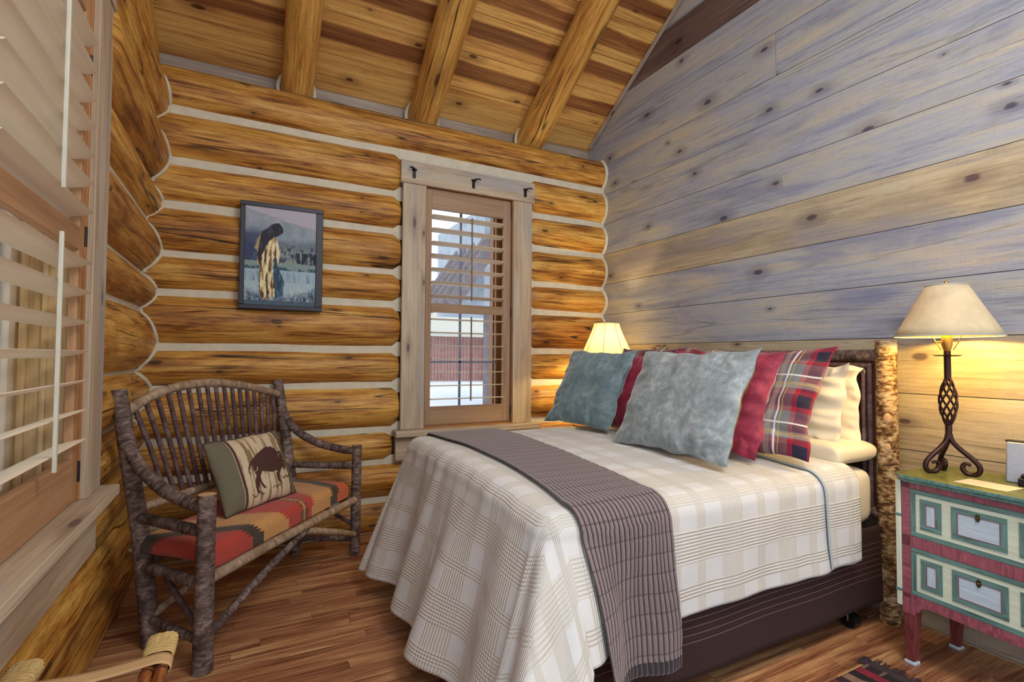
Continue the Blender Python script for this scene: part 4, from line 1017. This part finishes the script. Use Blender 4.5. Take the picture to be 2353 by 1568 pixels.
# ================================================================== painted chest beside the bed
NA_ = math.radians(5.5)
nd = Vector((-math.sin(NA_), -math.cos(NA_), 0)); nb = Vector((math.cos(NA_), -math.sin(NA_), 0)); n0 = Vector((2.535, 1.205, 0))
TN = Matrix(((nd.x, nb.x, 0, n0.x), (nd.y, nb.y, 0, n0.y), (0, 0, 1, 0), (0, 0, 0, 1)))   # local a (towards camera), b (depth), z
def paint(name, c, amp=.25, streak=(6, 60)):
    s = NB(name); u, v = s.uv(); r = s.rnd(); n = s.noise(s.vec(s.math('MULTIPLY', u, streak[0]), s.math('MULTIPLY', v, streak[1]), r), 1, 5, .7, .6)
    h = s.math('MULTIPLY_ADD', s.math('SUBTRACT', n, .5), 2.4, .5, clamp=True)
    col = s.mix(h, tuple(x*(1-amp) for x in c), tuple(min(1, x*(1+amp)+.03) for x in c)); s.bump(n, .15, .002); return s.set(col, .5)
M['green'] = paint('green_paint', srgb(92, 128, 124), .5); M['cream'] = paint('cream_paint', srgb(214, 222, 202), .12); M['pblue'] = paint('pale_blue_paint', srgb(190, 208, 224), .2, (4, 110))
M['rose'] = paint('rose_paint', srgb(150, 76, 92), .45, (90, 10)); M['roseleg'] = paint('dark_rose_paint', srgb(116, 44, 44), .45, (10, 60))
def marble():
    s = NB('green_top'); n = s.noise(s.obj(), 9, 7, .7, 1.6); n2 = s.noise(s.obj(), 34, 4, .7, .5)
    h = s.math('MULTIPLY_ADD', s.math('SUBTRACT', s.math('ADD', s.math('MULTIPLY', n, .7), s.math('MULTIPLY', n2, .3)), .5), 2.6, .5, clamp=True)
    return s.set(s.ramp(h, [(0, srgb(52, 66, 34)), (.5, srgb(104, 110, 54)), (.8, srgb(140, 134, 72)), (1, srgb(176, 168, 104))]), .38, Specular_IOR_Level=.5)
M['gtop'] = marble(); M['gedge'] = paint('blue_green_edge', srgb(84, 128, 124), .5, (60, 60))
M['old_brass'] = plain('old_brass', srgb(96, 82, 52), .4, .9)
NW, ND = .545, .365
chest = root('painted_chest', tuple(TN @ Vector((NW/2, ND/2, 0))), 'small two-drawer chest painted green, cream and rose, against the plank wall', 'chest')
g = G(); c_ = .045
poly = [(-.03+c_, -.035), (NW+.03-c_, -.035), (NW+.03, -.035+c_), (NW+.03, ND+.012), (-.03, ND+.012), (-.03, -.035+c_)]
g.prism(poly, .790, .806, TN, 0, 0); 
for q in range(len(g.m)): 
    if q > 1: g.m[q] = 1
poly2 = [(-.022+c_, -.026), (NW+.022-c_, -.026), (NW+.022, -.026+c_), (NW+.022, ND+.01), (-.022, ND+.01), (-.022, -.026+c_)]
g.prism(poly2, .776, .790, TN, 0, 1)
g.build('top', [M['gtop'], M['gedge']], chest, bevel=.003)
g = G()
g.box((0, .0, .748), (NW, .02, .776), .1, 0, TN); g.box((0, 0, .50), (NW, .02, .548), .5, 0, TN); g.box((0, 0, .278), (NW, .02, .302), .8, 0, TN)
for a in (0, NW-.034): g.box((a, 0, .278), (a+.034, .02, .776), a, 0, TN)
g.build('front_frame', M['rose'], chest, bevel=.001)
g = G()
ap = [(0, .215), (.045, .215), (.052, .232), (.064, .238), (.072, .256), (.10, .264), (NW-.10, .264), (NW-.072, .256), (NW-.064, .238), (NW-.052, .232), (NW-.045, .215), (NW, .215), (NW, .28), (0, .28)]
g.prism(ap, -.001, .018, TN @ Matrix(((1, 0, 0, 0), (0, 0, 1, 0), (0, 1, 0, 0), (0, 0, 0, 1)))); g.build('apron', M['rose'], chest, smooth=False)
g = G()
g.box((-.012, .012, .24), (.0, ND, .776), .3, 0, TN); g.box((NW, .012, .24), (NW+.012, ND, .776), .6, 0, TN); g.box((0, ND-.012, .24), (NW, ND, .776), .6, 0, TN); g.box((0, .02, .26), (NW, ND-.01, .272), .6, 0, TN)
g.build('carcass', M['cream'], chest, smooth=False)
g = G(); g.box((-.022, -.004, .24), (-.002, .030, .776), .3, 0, TN, (0, 0), 2)
for z in (.30, .62): g.box((-.024, -.006, z), (-.001, .032, z+.012), .3, 1, TN)
g.build('corner_column', [M['cream'], M['gedge']], chest, bevel=.002)
for (a, b_) in ((0, 0), (NW-.05, 0), (.0, ND-.05), (NW-.05, ND-.05)):
    g = G(); w = .05; t = .03
    bb = g.add([(a, b_, .26), (a+w, b_, .26), (a+w, b_+w, .26), (a, b_+w, .26)] + [(a+(w-t)/2*(1 if a else .4), b_+(w-t)/2, .012), (a+(w-t)/2*(1 if a else .4)+t, b_+(w-t)/2, .012), (a+(w-t)/2*(1 if a else .4)+t, b_+(w+t)/2, .012), (a+(w-t)/2*(1 if a else .4), b_+(w+t)/2, .012)], TN)
    g.face([bb, bb+1, bb+2, bb+3], [(0, 0), (.1, 0), (.1, .1), (0, .1)]); g.face([bb+7, bb+6, bb+5, bb+4], [(0, 0), (.1, 0), (.1, .1), (0, .1)])
    for i in range(4):
        j = (i+1) % 4; g.face([bb+j, bb+i, bb+4+i, bb+4+j], [(0, i*.2), (0, i*.2+.05), (.25, i*.2+.05), (.25, i*.2)], .3+a+b_)
    lg = g.build('leg', M['roseleg'], chest, bevel=.002)
    g = G(); ca = a+w/2-(.006 if not a else 0); g.prism([(ca-.020, b_+w/2-.020), (ca+.020, b_+w/2-.020), (ca+.020, b_+w/2+.020), (ca-.020, b_+w/2+.020)], 0, .013, TN); g.build('foot_pad', M['pblue'], lg, bevel=.002)
def ring(g, a0, a1, z0, z1, w, y0, y1, m, r):
    g.box((a0, y0, z0), (a1, y1, z0+w), r, m, TN); g.box((a0, y0, z1-w), (a1, y1, z1), r+.1, m, TN); g.box((a0, y0, z0+w), (a0+w, y1, z1-w), r+.2, m, TN, (0, 0), 2); g.box((a1-w, y0, z0+w), (a1, y1, z1-w), r+.3, m, TN, (0, 0), 2)
for z0, z1 in ((.549, .747), (.303, .499)):
    g = G(); a0, a1 = .036, NW-.036
    g.box((a0, .002, z0), (a1, .30, z1), 0, 1, TN)                       # cream field
    ring(g, a0, a1, z0, z1, .019, -.001, .003, 0, z0)
    zc0, zc1 = z0+.036, z1-.036
    for (p0, p1) in ((a0+.036, a0+.036+.078), (a1-.036-.078, a1-.036), (a0+.148, a1-.148)):
        ring(g, p0, p1, zc0, zc1, .020, -.001, .003, 0, z0+p0)
        g.box((p0+.020, .0005, zc0+.020), (p1-.020, .003, zc1-.020), p0+z0, 2, TN)
        ring(g, p0+.021, p1-.021, zc0+.021, zc1-.021, .0018, -.0012, .002, 3, .2)
    dr = g.build('drawer', [M['green'], M['cream'], M['pblue'], M['rose']], chest, smooth=False)
    g = G(); ac = (a0+a1)/2; zk = zc1-.022
    c3 = TN @ Vector((ac, -.004, zk))
    g.prism([(x*.7, y*.8) for x, y in [(-.005, -.016), (.005, -.016), (.011, -.004), (.008, .008), (.011, .014), (0, .020), (-.011, .014), (-.008, .008), (-.011, -.004)]], -.004, .001, TN @ Matrix(((1, 0, 0, ac), (0, 0, 1, -.001), (0, 1, 0, zk), (0, 0, 0, 1))))
    sph(g, c3, .0055, 10, 6); g.build('keyhole_plate', M['old_brass'], dr, smooth=False)

# note card on the chest
g = G(); cc = TN @ Vector((.265, .06, 0)); Tn = Matrix.Translation((2.598, .935, .8065)) @ Matrix.Rotation(math.radians(-4), 4, 'Z')
g.box((-.062, -.085, 0), (.062, .085, .0012), 0, 0, Tn); tag(g.build('note_card', plain('card', srgb(218, 200, 168), .8, nsc=6, namp=.05), None, smooth=False), 'blank cream card lying on the green chest top', 'card')
# speaker dock with clock
dk = root('speaker_dock', (2.80, .82, .806), 'silver speaker dock with a small black clock unit on the chest', 'speaker')
Td = Matrix.Translation((2.80, .835, .806)) @ Matrix.Rotation(math.radians(12), 4, 'Z')
g = G(); hw = .105
pts = [(-.045, 0), (.05, 0), (.04, .155), (-.005, .160)]
g.prism(pts, -hw, hw, Td @ Matrix(((1, 0, 0, 0), (0, 0, 1, 0), (0, 1, 0, 0), (0, 0, 0, 1))), 0, 0); g.build('body', plain('silver_grille', srgb(150, 156, 170), .45, .35, nsc=180, namp=.12), dk, bevel=.006)
g = G(); g.box((-.002, -hw-.002, .158), (.044, hw+.002, .163), 0, 0, Td); g.build('trim', M['black'], dk, smooth=False)
g = G(); g.box((-.105, -.075, 0), (-.046, .062, .030), 0, 0, Td); g.box((-.085, -.07, .030), (-.046, .055, .044), 0, 0, Td); cu = g.build('clock_unit', M['black'], dk, bevel=.004)
g = G(); g.box((-.1062, -.045, .007), (-.105, .022, .024), 0, 0, Td); g.build('display', plain('display', srgb(70, 84, 110), .2), cu, smooth=False)

# ------------------------------------------------------------------ lamps
def shade_mat(name, col, trans, nsc=14, namp=.12, weave=False):
    s = NB(name); n = s.noise(s.obj(), nsc, 5, .65, .4); n2 = s.noise(s.obj(), 70, 3, .6)
    c = s.mix(s.math('MULTIPLY_ADD', s.math('SUBTRACT', n, .5), 2.2, .5, clamp=True), tuple(x*(1-namp) for x in col), tuple(min(1, x*(1+namp)) for x in col))
    s.set(c, .75); s.bump(n2, .15, .002)
    tr = s.N.new('ShaderNodeBsdfTranslucent'); s.L.new(c, tr.inputs[0]); mx = s.N.new('ShaderNodeMixShader'); mx.inputs[0].default_value = trans
    s.L.new(s.b.outputs[0], mx.inputs[1]); s.L.new(tr.outputs[0], mx.inputs[2]); s.L.new(mx.outputs[0], s.out.inputs[0]); return s.mat
def bulb_mat():
    s = NB('bulb_glow'); s.N.remove(s.b); e = s.N.new('ShaderNodeEmission'); e.inputs[0].default_value = (1, .78, .34, 1); e.inputs[1].default_value = 6
    tr = s.N.new('ShaderNodeBsdfTransparent'); mx = s.N.new('ShaderNodeMixShader'); mx.inputs[0].default_value = .35; s.L.new(tr.outputs[0], mx.inputs[1]); s.L.new(e.outputs[0], mx.inputs[2]); s.L.new(mx.outputs[0], s.out.inputs[0]); return s.mat
M['bulb'] = bulb_mat()
LX_, LY_ = 2.715, 1.105
lm = root('table_lamp', (LX_, LY_, .806), 'wrought iron table lamp with twisted basket stem and parchment shade, on the painted chest', 'lamp')
g = G()
Zs0, Zs1, Rs0, Rs1 = 1.400, 1.622, .188, .073
g.grid(lambda a, t: (LX_+(Rs0+(Rs1-Rs0)*t)*math.cos(2*PI*a), LY_+(Rs0+(Rs1-Rs0)*t)*math.sin(2*PI*a), Zs0+(Zs1-Zs0)*t), 64, 6, closed=True)
o = g.build('lamp_shade', shade_mat('parchment_shade', srgb(206, 190, 158), .09, 9, .18), lm, angle=180); md = o.modifiers.new('thickness', 'SOLIDIFY'); md.thickness = .0015
g = G()
for z, r_ in ((Zs0, Rs0), (Zs1, Rs1)):
    g.tube([(LX_+r_*math.cos(2*PI*i/48), LY_+r_*math.sin(2*PI*i/48), z) for i in range(49)], .0028, 6, False)
    if z == Zs0: g.build('shade_rim', plain('shade_rim', srgb(170, 176, 176), .5), o); g = G()
for k in range(3): g.tube([(LX_, LY_, Zs1-.012), (LX_+Rs1*math.cos(k*2.094+.4), LY_+Rs1*math.sin(k*2.094+.4), Zs1-.001)], .0018, 6)
g.build('shade_rim', plain('shade_rim', srgb(170, 176, 176), .5), o)
g = G(); g.tube([(LX_, LY_, Zs1-.012), (LX_, LY_, Zs1+.012)], .004, 8); sph(g, (LX_, LY_, Zs1+.012), .009); g.build('finial', M['brass'], lm)
g = G(); g.tube([(LX_, LY_, 1.335), (LX_, LY_, 1.36), (LX_, LY_, 1.40), (LX_, LY_, 1.415)], [.012, .020, .019, .016], 16); g.tube([(LX_, LY_, 1.375), (LX_-.02, LY_+.035, 1.375)], .0035, 8)
g.tube(crom([(LX_+.0, LY_-.022, 1.34), (LX_, LY_-.05, 1.40), (LX_, LY_-.06, 1.50), (LX_, LY_, 1.61)], 6), .002, 6); g.tube(crom([(LX_+.0, LY_+.022, 1.34), (LX_, LY_+.05, 1.40), (LX_, LY_+.06, 1.50), (LX_, LY_, 1.61)], 6), .002, 6)
g.build('socket', M['brass'], lm)
g = G(); sph(g, (LX_, LY_, 1.455), .030, 16, 10, (1, 1, 1.3)); g.build('bulb', M['bulb'], lm)
g = G(); g.tube([(LX_, LY_, z) for z in (1.215, 1.25, 1.29, 1.335)], .0125, 16)
g.build('stem', M['iron'], lm)
g = G(); g.tube([(LX_, LY_, 1.312), (LX_, LY_, 1.316), (LX_, LY_, 1.318)], [.040, .050, .051], 28)
g.build('drip_plate', M['iron'], lm)
g = G(); g.tube([(LX_, LY_, z) for z in (.955, .975, 1.0, 1.02)], [.012, .012, .0125, .012], 16)
g.build('stem', M['iron'], lm)
g = G()
for k in range(7):
    pts = []
    for i in range(25):
        t = i/24; r_ = .006+.025*math.sin(PI*t)**.85; a = k*2*PI/7+t*PI*1.15; pts.append((LX_+r_*math.cos(a), LY_+r_*math.sin(a), 1.01+.21*t))
    g.tube(pts, .0042, 8)
g.build('twisted_basket', M['iron'], lm)
prof = [(.004, .975), (.012, .945), (.040, .912), (.075, .880), (.098, .850), (.097, .825), (.078, .812), (.056, .817), (.044, .834), (.048, .852), (.062, .856), (.070, .848)]
for an in (math.radians(-78), math.radians(150), math.radians(40)):
    g = G(); c = crom([(LX_+r_*math.cos(an), LY_+r_*math.sin(an), z) for r_, z in prof], 6); m_ = len(c)
    g.tube(c, [.010*(1-.5*max(0, (i/m_-.7)/.3)) for i in range(m_)], 12); g.build('scroll_leg', M['iron'], lm)
lamp('lamp_light', 'POINT', (LX_, LY_, 1.455), 16, (1, .66, .16), .02)

# far nightstand (behind the bed) and its lamp
fn = root('nightstand', (2.66, 3.38, 0), 'plain wooden nightstand hidden between the bed and the log wall', 'nightstand')
g = G(); g.box((2.46, 3.18, .70), (2.90, 3.60, .73)); g.build('top', M['frame'], fn, bevel=.003)
g = G(); g.box((2.48, 3.20, .52), (2.88, 3.58, .70)); g.build('apron', M['frame'], fn, bevel=.003)
for x in (2.48, 2.84):
    for y_ in (3.20, 3.54):
        g = G(); g.box((x, y_, 0), (x+.04, y_+.04, .52)); g.build('leg', M['frame'], fn, bevel=.003)
qx, qy = 2.655, 3.40
l2 = root('table_lamp', (qx, qy, .73), 'glowing table lamp with a pleated bell shade, between the bed and the log wall', 'lamp')
g = G(); nP = 8; hs = [(.208, 1.318), (.176, 1.39), (.140, 1.47), (.112, 1.54), (.103, 1.578)]
cpts = crom([(r_, 0, z) for r_, z in hs], 6)
def sc(a, t):
    i = min(int(t*(len(cpts)-1)+.5), len(cpts)-1); r_ = cpts[i].x; th = 2*PI*a; f = (a*nP) % 1; r_ *= 1-.035*math.sin(PI*f)
    return (qx+r_*math.cos(th), qy+r_*math.sin(th), cpts[i].z)
g.grid(sc, 96, len(cpts)-1, closed=True)
o = g.build('lamp_shade', shade_mat('bell_shade', srgb(236, 228, 204), .34, 50, .10), l2, angle=180); md = o.modifiers.new('thickness', 'SOLIDIFY'); md.thickness = .0015
g = G()
for k in range(nP):
    th = 2*PI*k/nP; g.tube([(qx+(p.x+.001)*math.cos(th), qy+(p.x+.001)*math.sin(th), p.z) for p in cpts], .0022, 6)
for r_, z in (hs[0], hs[-1]): g.tube([(qx+r_*math.cos(2*PI*i/48), qy+r_*math.sin(2*PI*i/48), z) for i in range(49)], .0035, 6, False)
for k in range(3): g.tube([(qx, qy, 1.56), (qx+.1*math.cos(k*2.094+.4), qy+.1*math.sin(k*2.094+.4), 1.575)], .0018, 6)
g.build('shade_rib', plain('shade_ribbing', srgb(150, 134, 110), .7), o)
g = G(); g.tube([(qx, qy, z) for z in (.73, .745, .76, .80, .90, 1.0, 1.06, 1.10, 1.30)], [.075, .075, .045, .03, .062, .07, .04, .016, .014], 24); g.build('base', M['iron'], l2)
g = G(); g.tube([(qx, qy, 1.28), (qx, qy, 1.56)], .003, 8); sph(g, (qx+.0, qy, 1.41), .030, 16, 10, (1, 1, 1.3)); g.build('bulb', M['bulb'], l2)
lamp('lamp_light', 'POINT', (qx, qy, 1.41), 24, (1, .74, .30), .02)

# ------------------------------------------------------------------ rug
rg = root('woven_rug', (2.1, .3, 0), 'dark red and black striped woven rug with a fringed edge, at the lower right', 'rug')
g = G(); RX0, RX1, RY0, RY1 = 1.2, 2.40, -1.1, 1.262
def rugcol(x, y):
    d = RX1-x; n = nz(x*9, y*30, 3)
    b = int((d+.008*tri(y*16))/.045)
    pal = [pc(70, 56, 58), pc(44, 30, 36), pc(150, 38, 58), pc(40, 26, 32), pc(156, 120, 100), pc(60, 32, 40), pc(120, 60, 56), pc(36, 26, 34), pc(140, 100, 84), pc(110, 28, 46)]
    if tri(y*14+b*.37) > .8 and b % 3 == 1: return pal[4]*.8
    return pal[b % len(pal)]*(.85+.3*n)
cols = []
def rf(u, v):
    x, y_ = RX0+(RX1-RX0)*u, RY0+(RY1-RY0)*v; cols.append(rugcol(x, y_)); return (x, y_, .009+.002*nz(x*6, y_*6))
g.grid(rf, 160, 260, lambda u, v: (u*1.2, v*2.3)); g.c = np.array(cols); M['rug'] = vcol('rug_wool', .95, 1100, .4)
o = g.build('weave', M['rug'], rg, angle=180); md = o.modifiers.new('thickness', 'SOLIDIFY'); md.thickness = .008; md.offset = -1
g = G(); rr = random.Random(4)
for i in range(330):
    y_ = RY0+(RY1-RY0)*i/330+rr.uniform(-.003, .003); L = rr.uniform(.04, .062); k = rr.uniform(-.02, .02)
    g.tube([(RX1-.005, y_, .008), (RX1+L*.5, y_+k*.5, .010), (RX1+L, y_+k, .004)], [.0022, .0018, .001], 4, False)
for i in range(14): g.tube([(RX1-.01*i*.3, RY1-.004, .008), (RX1-.005*i+.01, RY1+.02, .012), (RX1-.006*i+.02+rr.uniform(-.01, .01), RY1+.035+rr.uniform(0, .012), .004)], [.0022, .0018, .001], 4, False)
f_ = g.build('fringe', plain('fringe_wool', srgb(56, 40, 50), .95), rg, smooth=False)
tag(f_, kind='stuff')

# ------------------------------------------------------------------ rattan luggage rack in the corner of the picture
rk = root('luggage_rack', (-.31, 1.3, 0), 'rattan luggage rack with a tan strap and woven rail ends, at the lower left', 'rack')
M['rattan'] = wood('rattan_pole', [(0, srgb(74, 30, 14)), (.5, srgb(128, 66, 30)), (1, srgb(196, 132, 70))], fine=(10, 60), blot=(3, 14), knots=0, cracks=0, rough=.22, bump=.1, spec=.6)
M['weave'] = plain('cane_weave', srgb(196, 168, 112), .6, nsc=60, namp=.25)
M['strap'] = plain('tan_strap', srgb(196, 160, 116), .7, nsc=16, namp=.06)
RZ = .535; xr, xl = -.178, -.455
for (xc, yb) in ((xr, 1.665), (xl, 1.665)):
    for s_ in (-1, 1):
        g = G(); g.tube([(xc+s_*.0145+.001*nz(i), .95+(yb-.95)*i/24, RZ) for i in range(25)], .0138, 14, True); pl_ = g.build('rail', M['rattan'], rk)
        g = G()
        for yy in (1.50, 1.25, 1.02): g.tube([(xc+s_*.0145, yy-.003, RZ), (xc+s_*.0145, yy+.003, RZ)], .0152, 14)
        g.build('node_ring', plain('node', srgb(70, 34, 18), .4) if 'node' not in M else M['node'], pl_)
    # woven end wrap: capsule-shaped coils with a chequer cap
    g = G(); n_ = 9
    def cap(a, t, xc=xc, yb=yb):
        th = 2*PI*a; hw_, hh = .0315, .0175
        x = hw_*math.copysign(abs(math.cos(th))**.6, math.cos(th)); z = hh*math.copysign(abs(math.sin(th))**.8, math.sin(th))
        yy = yb-.098+.108*t; rid = .0016*abs(math.sin(t*PI*8)) if t < .45 else .0022*(math.sin(a*2*PI*12)*math.sin(t*PI*18))
        e = 1+.06*min(1, t*3); 
        if t > .9: e *= 1-.25*((t-.9)/.1)**2
        return (xc+x*e*(1+rid*40), yy, RZ+z*e*(1+rid*50))
    b = g.grid(cap, 72, 60, lambda a, t: (a*.15, t*.1), closed=True); n72 = b+60*72
    g.face([n72+i for i in range(72)][::-1], [(0, 0)]*72); g.build('woven_wrap', M['weave'], rk, angle=70)
def strap(y_, w=.050):
    g = G(); path = []
    for i in range(9): a = -PI/2+PI*i/8; path.append((xr+.001+.034*math.cos(a), RZ+.0195*math.sin(a)))
    for i in range(1, 15): t = i/15; path.append((xr+(xl-xr)*t, RZ+.0195-.010*math.sin(PI*t)))
    for i in range(9): a = PI/2+PI*i/8; path.append((xl-.001+.034*math.cos(a), RZ+.0195*math.sin(a)))
    g.grid(lambda u, v: (path[min(int(u*(len(path)-1)+.5), len(path)-1)][0], y_-w/2+w*v, path[min(int(u*(len(path)-1)+.5), len(path)-1)][1]), len(path)-1, 4)
    o = g.build('strap', M['strap'], rk, angle=60); md = o.modifiers.new('thickness', 'SOLIDIFY'); md.thickness = .0028; md.offset = 1
for y_ in (1.535, 1.30, 1.07): strap(y_)
for y_ in (1.44, 1.16):
    g = G(); g.tube([(xr-.01, y_, RZ-.012), (xl+.02, y_, .012)], .013, 12); g.build('leg', M['rattan'], rk)
    g = G(); g.tube([(xl+.01, y_+.03, RZ-.012), (xr-.02, y_+.03, .012)], .013, 12); g.build('leg', M['rattan'], rk)
